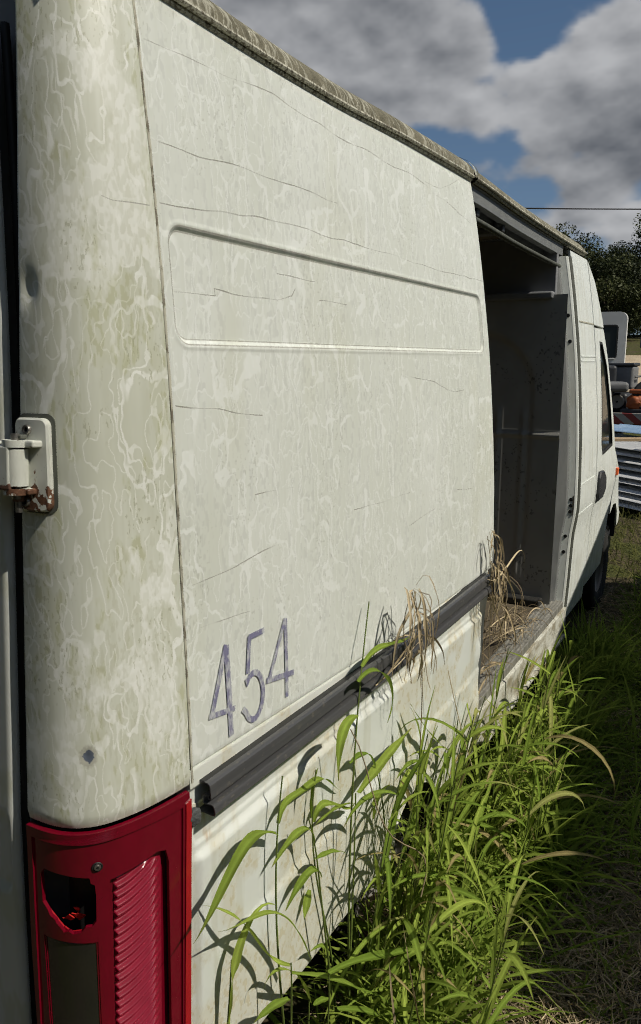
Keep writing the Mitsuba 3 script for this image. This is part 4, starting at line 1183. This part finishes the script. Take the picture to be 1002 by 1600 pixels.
# ------------------------------------------------------------------ the yard behind and beside
mat('white_cab', proc(lambda p, n, uv: mix((.52, .52, .50), (.68, .68, .66), fbm(p.x * 3, p.y * 3, p.z * 3, 3))), .45)
mat('far_glass', (.05, .06, .06), .1, spec=.6)
mat('grey_plastic', proc(lambda p, n, uv: mix((.10, .105, .11), (.20, .20, .20), fbm(p.x * 6, p.y * 6, p.z * 6, 3))), .6)
mat('orange_paint', proc(lambda p, n, uv: mix((.22, .05, .02), (.38, .11, .03), fbm(p.x * 14, p.y * 14, p.z * 14, 3))), .6)
mat('barrier_stripes', proc(lambda p, n, uv: mix((.22, .035, .032), (.33, .315, .29), smoothstep(.48, .52, dr.abs(((p.x + p.z * 1.2) / .34 - dr.floor((p.x + p.z * 1.2) / .34)) - .5) * 2))), .6)
mat('sheet_metal', proc(lambda p, n, uv: mix((.44, .44, .43), (.62, .62, .61), fbm(p.x * 4, p.y * 4, p.z * 8, 4))), .5, spec=.4)
mat('blue_sheet', proc(lambda p, n, uv: mix((.20, .33, .52), (.36, .48, .62), fbm(p.x * 5, p.y * 5, 1., 3))), .5)
mat('plank_wood', proc(lambda p, n, uv: mix((.30, .20, .11), (.48, .36, .22), fbm(p.x * 3, p.y * 30, p.z * 30, 3))), .7)
mat('roof_tile', proc(lambda p, n, uv: mix((.16, .14, .13), (.26, .235, .22), fbm(p.x * 5, p.y * 5, p.z * 9, 3))), .8)
mat('plaster', (.42, .40, .36), .8)
mat('dark_car', proc(lambda p, n, uv: mix((.035, .036, .038), (.07, .07, .07), fbm(p.x * 3, p.y * 3, p.z * 3, 3))), .35, spec=.5)
mat('chassis', (.02, .02, .02), .7)
mat('cable_black', (.02, .02, .022), .6)

# truck cab seen from behind
t = 'truck_cab'
cx, cy, cz = 0., 0., 1.0
cab_at = at(-3.10, 18.9, 0, math.radians(9))


def tc(m):
    m.apply_transform(cab_at)
    return m


out = sbox(-.88, 0, .88, 1.80)
shape = out.buffer(-.18).buffer(.18)
wind = sbox(-.70, .70, .70, 1.50).buffer(-.08).buffer(.08)
back = lambda ab, off: np.stack([cx + ab[:, 0], cy - off + .02 * (ab[:, 0] / .9) ** 2, cz + ab[:, 1]], 1)
put(t + '__body', tc(cat([rbox((1.80, 1.7, 1.80), .16, at(cx, cy + .86, cz + .90)), patch(shape.difference(wind), back, .0, .03, size=.2, step=.08)])), 'white_cab', 35)
put(t + '__window', tc(patch(wind.buffer(.01), back, .010, .006, size=.2, step=.08)), 'far_glass')
put(t + '__window_seal', tc(patch(wind.difference(wind.buffer(-.035)), back, .026, .012, size=.2, step=.08)), 'black_rubber')
for z_ in (.42, .70):
    put(t + '__pressed_rib', tc(rbox((1.40, .03, .035), .01, at(cx - .05, cy - .035, cz + z_))), 'white_cab', 30)
put(t + '__chassis', tc(cat([bx(cx - .7, cx + .7, cy - 2.6, cy + 1.6, .6, .85, .03), bx(cx - .95, cx + .95, cy - .2, cy + 1.5, .8, 1.0, .04)])), 'chassis')
for s in (-1, 1):
    for y in (cy + .9, cy - 2.0):
        w = lathe([(.2, -.13), (.45, -.13), (.5, -.09), (.5, .09), (.45, .13), (.2, .13), (.2, -.13)], 28)
        w.apply_transform(frame([cx + s * .82, y, .5], [0, 1, 0], [0, 0, 1], [1, 0, 0]))
        put(t + '__wheel', tc(w), 'tyre_rubber', 40)
lab(t, 'white rounded truck cab seen from behind with a dark rear window', 'truck cab')

# flat trailer with a red and white striped beam, loaded with scrap
t = 'flat_trailer'
put(t + '__deck', bx(-4.6, 1.6, 14.05, 16.4, .60, .70, .02), 'chassis')
put(t + '__striped_beam', bx(-4.6, 1.6, 14.0, 14.045, .52, .72, .01), 'barrier_stripes')
put(t + '__frame', cat([bx(-4.4, 1.4, 14.5, 14.62, .42, .60, .01), bx(-4.4, 1.4, 15.8, 15.92, .42, .60, .01)]), 'chassis')
for x in (-3.6, -2.7, .6):
    for y in (14.5, 15.9):
        w = lathe([(.12, -.1), (.28, -.1), (.31, -.07), (.31, .07), (.28, .1), (.12, .1), (.12, -.1)], 24)
        w.apply_transform(frame([x, y, .31], [1, 0, 0], [0, 0, 1], [0, -1, 0]))
        put(t + '__wheel', w, 'tyre_rubber', 40)
lab(t, 'low flat trailer with a red and white striped rear beam', 'trailer')
rs2 = np.random.RandomState(5)


def junk(key, meshes, label, c):
    for i, (nm, m, b) in enumerate(meshes):
        put(f'{key}__{nm}' if nm else key, m, b, 30)
    lab(key, label, c)


junk('plastic_crate', [('body', bx(-2.42, -1.42, 14.8, 15.5, 1.12, 1.55, .05), 'grey_plastic'), ('lid', bx(-2.48, -1.40, 14.76, 15.54, 1.55, 1.61, .03), 'black_plastic'), ('handle', tube([(-1.40, 14.9, 1.35), (-1.33, 14.95, 1.36), (-1.33, 15.3, 1.36), (-1.40, 15.35, 1.35)], .02), 'black_plastic')], 'dark blue-grey plastic crate on top of the trailer load', 'crate')
junk('engine_block', [('block', cat([bx(-2.35, -1.45, 14.5, 15.3, .70, 1.06, .08), bx(-2.2, -1.75, 14.55, 15.2, 1.04, 1.12, .04)]), 'black_plastic'), ('pulley', (lambda m: (m.apply_transform(frame([-1.62, 14.46, .90], [1, 0, 0], [0, 0, 1], [0, -1, 0])), m)[1])(lathe([(.02, 0), (.02, .06), (.12, .06), (.13, .03), (.12, 0), (.02, 0)], 24)), 'steel_wheel'), ('manifold', tube([(-2.3, 14.45, .85), (-2.0, 14.40, .98), (-1.7, 14.42, 1.04)], .05, 8), 'grey_plastic')], 'black engine block lying on the trailer deck', 'engine')
junk('car_seat', [('cushion', rbox((.55, .5, .18), .07, at(-1.72, 14.32, 1.18, .3)), 'grey_plastic'), ('backrest', rbox((.55, .16, .62), .07, at(-1.95, 14.50, 1.26, .3)), 'black_plastic')], 'grey torn car seat dumped in front of the crate', 'seat')
m = trimesh.creation.icosphere(3, 1.)
m.vertices = m.vertices * [.17, .16, .16] * (1 + .5 * (meshkit.fbm(m.vertices * 2.3 + 4, 3, 2) - .5)[:, None]) + [-1.28, 14.35, .90]
junk('orange_motor', [('housing', m, 'orange_paint'), ('cap', bx(-1.40, -1.16, 14.25, 14.5, 1.06, 1.14, .03), 'orange_paint'), ('base', bx(-1.52, -1.05, 14.2, 14.55, .70, .78, .02), 'black_plastic')], 'orange painted motor on the trailer deck', 'motor')
for i, (x, y, z, r, tl, lb) in enumerate(((-1.06, 14.4, 1.02, .27, .2, 'dark loose tyre leaning behind the orange motor'), (-.55, 14.7, .83, .30, 1.5, 'dark tyre lying flat at the right of the trailer'))):
    w = lathe([(.15, -.09), (.27, -.09), (.30, -.06), (.30, .06), (.27, .09), (.15, .09), (.15, -.09)], 28)
    w.apply_transform(trimesh.transformations.rotation_matrix(math.pi / 2 - tl, [1, 0, .2]))
    w.apply_translation([x, y, z])
    k = put('loose_tyre', w, 'tyre_rubber', 40)
    rmm = lathe([(.0, .02), (.09, .02), (.13, .05), (.152, .06)], 24)
    rmm.apply_transform(trimesh.transformations.rotation_matrix(math.pi / 2 - tl, [1, 0, .2]))
    rmm.apply_translation([x, y, z])
    put(k + '__rim', rmm, 'steel_wheel', 40)
    lab(k, lb, 'tyre')

# stack of corrugated roofing sheets, each its own thing
def corrugated(x0, x1, y0, y1, z, amp=.018, pitch=.15, slope=0., rz=0., c=(0, 0), sag=0.):
    n = 73
    ys = np.linspace(y0, y1, n)
    xs = np.linspace(x0, x1, 9)
    XX, YY = np.meshgrid(xs, ys, indexing='ij')
    ZZ = z + amp * np.sin(YY / pitch * 2 * np.pi) + slope * (XX - x0) - sag * np.sin((XX - x0) / (x1 - x0) * np.pi)
    top = np.stack([XX, YY, ZZ], -1)
    bot = top - [0, 0, .004]
    m = cat([TM(top.reshape(-1, 3), grid_faces(9, n)), TM(bot.reshape(-1, 3), grid_faces(9, n))])
    rim = []
    for a, b in ((top[0], bot[0]), (top[-1], bot[-1]), (top[:, 0], bot[:, 0]), (top[:, -1], bot[:, -1])):
        k = len(a)
        i = np.arange(k - 1)
        rim.append(TM(np.vstack([a, b]), np.stack([i, i + 1, i + 1 + k, i + k], 1)))
    m = cat([m] + rim)
    m.apply_transform(at(c[0], c[1], 0, rz))
    return m


SC, SR = (-.05, 9.15), math.radians(-38)
rk_ = np.random.RandomState(9)
for i in range(9):
    z = .10 + .066 * i
    key = put('corrugated_sheet', corrugated(-1.75 + rk_.uniform(-.08, .08), 1.75, -.60 - .085 * (8 - i) + rk_.uniform(-.015, .015), .60 + rk_.uniform(-.03, .03), z, amp=.010, rz=SR + rk_.normal(0, .012), c=SC, sag=.01), 'sheet_metal', 40)
    lab(key, 'grey-white corrugated roofing sheet ' + ('lying at the bottom of the stack' if i == 0 else 'on top of the grey stack' if i == 8 else ['', 'second', 'third', 'fourth', 'fifth', 'sixth', 'seventh', 'eighth'][i] + ' from the bottom of the stack ahead of the van'), 'roofing sheet', 'corrugated sheets in the stack')
    for x in (-1.3, 1.3):
        if i == 0:
            b = bx(x - .05, x + .05, -.6, .6, .01, .08, .004)
            b.apply_transform(at(*SC, 0, SR))
            bk = put('timber_bearer', b, 'plank_wood')
            lab(bk, 'short timber bearer under the ' + ('left' if x < 0 else 'right') + ' end of the sheet stack', 'timber')
for i, (dx, z, col, lb) in enumerate(((-.35, .735, 'blue_sheet', 'pale blue corrugated sheet lying across the far end of the stack'),)):
    key = put('corrugated_sheet', corrugated(-1.4, 1.0, -.15, .75, z, rz=SR + .12, c=(SC[0] - .1, SC[1] + .55), slope=-.01), col, 40)
    lab(key, lb, 'roofing sheet')
pl = bx(-.9, 1.1, -.07, .07, .0, .035, .004)
pl.apply_transform(at(.05, 8.95, .735, math.radians(28)))
lab(put('timber_plank', pl, 'plank_wood'), 'brown timber plank lying on the corrugated sheets', 'plank')
lb_ = bx(-3.2, 2.4, 0, .14, .0, .16, .01)
lb_.apply_translation([-.6, 11.6, .06])
lab(put('steel_beam', lb_, 'chassis'), 'dark steel beam lying in the grass behind the sheet stack', 'beam')

# old dark estate car and a low house far behind
t = 'old_car'
prof = Polygon([(-2.1, .45), (-2.1, 1.05), (-1.95, 1.15), (-1.55, 1.95), (-1.3, 2.02), (.3, 2.02), (.95, 1.2), (2.0, 1.05), (2.15, .8), (2.15, .45)])
CX, CY = -3.4, 46.0
CZ = gz(CX, CY)
car0 = lambda ab, off: np.stack([CX + ab[:, 0], CY - off + 0 * ab[:, 0], CZ + ab[:, 1]], 1)
put(t + "__body", patch(prof.buffer(-.08).buffer(.08), car0, -1.7, 1.69, bevel=.06, size=.3, step=.1), 'dark_car', 30)
for q in ([(-1.45, 1.2), (-1.25, 1.88), (-.5, 1.88), (-.5, 1.2)], [(-.38, 1.2), (-.38, 1.88), (.25, 1.88), (.78, 1.22)]):
    put(t + '__window', patch(Polygon(q), car0, .0, .012, size=.3), 'grey_plastic')
for x in (-1.3, 1.35):
    w = lathe([(.15, -.1), (.3, -.1), (.33, -.06), (.33, .06), (.3, .1), (.15, .1), (.15, -.1)], 24)
    w.apply_transform(frame([CX + x, CY - .02, CZ + .34], [1, 0, 0], [0, 0, 1], [0, -1, 0]))
    put(t + '__wheel', w, 'tyre_rubber', 40)
put(t + '__roof_rack', cat([bx(CX - 1.2, CX + .2, CY + .2, CY + 1.5, CZ + 2.06, CZ + 2.10, .01)]), 'grey_plastic')
lab(t, 'dark old estate car standing before the trees across the lot', 'car')
t = 'small_house'
put(t + '__wall', bx(-12.9, -6.6, 35.5, 39, 0, 3.0, .02), 'plaster')
rf = TM([[-11.9, 35.1, 2.95], [-6.0, 35.1, 2.95], [-11.9, 37.3, 4.3], [-7.3, 37.3, 4.3], [-11.9, 39.4, 2.95], [-6.0, 39.4, 2.95]], [[0, 1, 3], [0, 3, 2], [2, 3, 5], [2, 5, 4], [1, 5, 3]])
put(t + '__roof', cat([rf, bx(-11.9, -6.0, 35.05, 39.45, 2.90, 2.948, .01)]), 'roof_tile')
put(t + '__window', bx(-7.6, -6.4, 35.46, 35.52, 1.7, 2.5, .01), 'far_glass')
put(t + '__door', bx(-9.6, -8.7, 35.46, 35.52, 1.2, 2.8, .01), 'plank_wood')
lab(t, 'small house with a grey hipped roof below the trees', 'house')

# overhead cable
a, b = np.array([-16.4, 14.8, 6.2]), np.array([14., 29.5, 5.9])
u = np.linspace(0, 1, 60)[:, None]
cab = a * (1 - u) + b * u - [0, 0, .55] * (4 * u * (1 - u))
lab(put('overhead_cable', tube(cab, .018, 6), 'cable_black', True), 'thin black overhead cable crossing the sky above the van', 'cable')
for p, lb, k in ((a, 'wooden pole carrying the cable, left of the yard', ''), (b, 'wooden pole carrying the cable, right of the yard', '')):
    key = put('utility_pole', tube([(p[0], p[1], 0), (p[0], p[1], p[2] + .35)], [.13, .09], 10), 'plank_wood', True)
    lab(key, lb, 'utility pole')

# trees on the rise behind, then unseen ones added to block sky light
scene['foliage'] = {'type': 'twosided', 'bsdf': {'type': 'principled', 'base_color': {'type': 'mesh_attribute', 'name': 'vertex_color'}, 'roughness': .6, 'specular': .25}}
mat('bark', proc(lambda p, n, uv: mix((.06, .045, .03), (.14, .11, .08), fbm(p.x * 5, p.y * 5, p.z * 2, 3))), .9)
TREES = [(-11.0, 50, 4.6, 7.9, 'dark rounded tree, at the left by the van roof'), (-9.2, 53, 5.0, 7.4, 'dense dark tree, second from the left'), (-7.6, 47, 3.2, 6.0, 'lower olive-green tree standing before the row'), (-5.6, 57, 4.6, 9.6, 'taller dark tree rising at the right picture edge'),
         (-17, 52, 5.5, 9.0, 'dark tree hidden behind the van'), (-2., 54, 5.0, 8.4, 'dark tree right of the row'), (3.5, 52, 5.0, 9.0, 'broad tree farther right'), (10, 55, 5.5, 9.5, 'dark tree at the right end'), (-24, 55, 6, 10, 'tree at the left end')]
TREES = [(x * 1.4, y * 1.4, R * 1.4, (H - 1.65) * 1.4 + 1.65 - 1.2, lb) for x, y, R, H, lb in TREES]
TREES += [(-4, -6.5, 3.0, 6.4, "unseen tree added behind the viewer to block sky light, left"), (1.5, -7, 3.2, 6.6, "unseen tree added behind the viewer to block sky light, middle"), (6.5, -7.5, 3.2, 6.0, "unseen tree added behind the viewer to block sky light, right"), (-1.4, -8.2, 3.2, 7.4, "tall unseen tree added behind the viewer to block sky light, left of the middle one"), (-7, -7.4, 3.2, 6.8, "unseen tree added behind the viewer to block sky light, farthest left"), (4.2, -8.6, 3.2, 7.2, "tall unseen tree added behind the viewer to block sky light, right of the middle one")]  # unseen trees added behind the viewer to darken the rear corner
TREES += [(12.5 + .6 * (k % 2), -3.2 + 3.7 * k, 3.0, 7.0, f"unseen tree in the row added right of the yard to block low sky light, {w} from its rear end") for k, w in enumerate(("first", "second", "third", "fourth", "fifth"))]  # unseen row added to cut low sky light reaching the shade
for i, (x, y, R, H, lb) in enumerate(TREES):
    r = np.random.RandomState(100 + i)
    z0 = gz(x, y)
    nm = 'yard_tree' if i == 0 else f'yard_tree_{i:03d}'
    tr = [tube([(x, y, z0 - .3), (x + .1, y, z0 + H * .3), (x + r.normal(0, .3), y, z0 + H * .6)], [.32, .25, .12], 9)]
    ncl = 46
    cl = []
    while len(cl) < ncl:
        q = r.uniform(-1, 1, 3)
        if .35 < np.linalg.norm(q) < 1:
            cl.append([x + q[0] * R * .9, y + q[1] * R * .8, z0 + H * .50 + q[2] * H * .47])
    for c in cl[:14]:
        tr.append(tube([(x, y, z0 + H * r.uniform(.25, .5)), ((x + c[0]) / 2, (y + c[1]) / 2, (z0 + H * .5 + c[2]) / 2), c], [.12, .07, .03], 6))
    put(nm + '__trunk', cat(tr), 'bark', True)
    P, C = [], []
    for c in cl:
        n = 620 if y > 40 else 150
        d = r.normal(0, 1, (n, 3))
        d /= np.linalg.norm(d, axis=1, keepdims=True)
        rad = R * .26 * r.uniform(.7, 1.3) * r.rand(n, 1) ** .4
        P.append(np.asarray(c) + d * rad * [1, 1, .8])
        tone = r.rand()
        C.append(np.tile((np.array([.022, .032, .010]) * (1 - tone) + np.array([.055, .064, .018]) * tone), (n, 1)) * r.uniform(.7, 1.3, (n, 1)))
    P, C = np.vstack(P), np.vstack(C)
    n = len(P)
    e1, e2 = r.normal(0, 1, (n, 3)), r.normal(0, 1, (n, 3))
    e1 /= np.linalg.norm(e1, axis=1, keepdims=True)
    e2 = np.cross(e1, e2)
    e2 /= np.linalg.norm(e2, axis=1, keepdims=True)
    sz = r.uniform(.06, .14, (n, 1)) if y > 40 else r.uniform(.14, .26, (n, 1))
    Vv = np.stack([P - e1 * sz, P + e2 * sz * .6, P + e1 * sz, P - e2 * sz * .6], 1)
    put(nm + '__crown', TM(Vv.reshape(-1, 3), np.arange(n * 4).reshape(-1, 4)), 'foliage', color=np.repeat(C, 4, 0))
    lab(nm, lb, 'tree')

# the neighbour that throws the shade on the grass: a box van parked at the right, outside the frame
mat('dark_green_paint', proc(lambda p, n, uv: mix((.025, .05, .035), (.045, .075, .055), fbm(p.x * 3, p.y * 3, p.z * 3, 3))), .4)  # invented dark colour, keeps bounced light out of the shaded strip
t = 'box_van'
rz, ox, oy, HH = math.radians(17.2), 2.40, .90, 2.30
def bv(m):
    m.apply_transform(at(ox, oy, 0, rz))
    return m
put(t + '__body', bv(bx(0, 1.75, 0, 3.5, .42, HH, .03)), 'dark_green_paint', 30)
put(t + '__cab', bv(cat([bx(.05, 1.70, 3.52, 4.7, .42, 1.25, .12), bx(.12, 1.63, 3.52, 4.25, 1.1, HH - .25, .16)])), 'dark_green_paint', 30)
put(t + '__window', bv(bx(.09, .125, 3.65, 4.15, 1.25, 1.75, .01)), 'dark_glass', 30)
put(t + '__chassis', bv(bx(.15, 1.6, .05, 4.6, .25, .43, .02)), 'chassis')
for s in (.14, 1.61):
    for y in (.7, 4.0):
        w = lathe([(.14, -.09), (.29, -.09), (.32, -.06), (.32, .06), (.29, .09), (.14, .09), (.14, -.09)], 28)
        w.apply_transform(frame([s, y, .32], [0, 1, 0], [0, 0, 1], [1, 0, 0]))
        put(t + '__wheel', bv(w), 'tyre_rubber', 40)
lab(t, 'dark green box van parked close on the right, casting the shade on the grass', 'van')
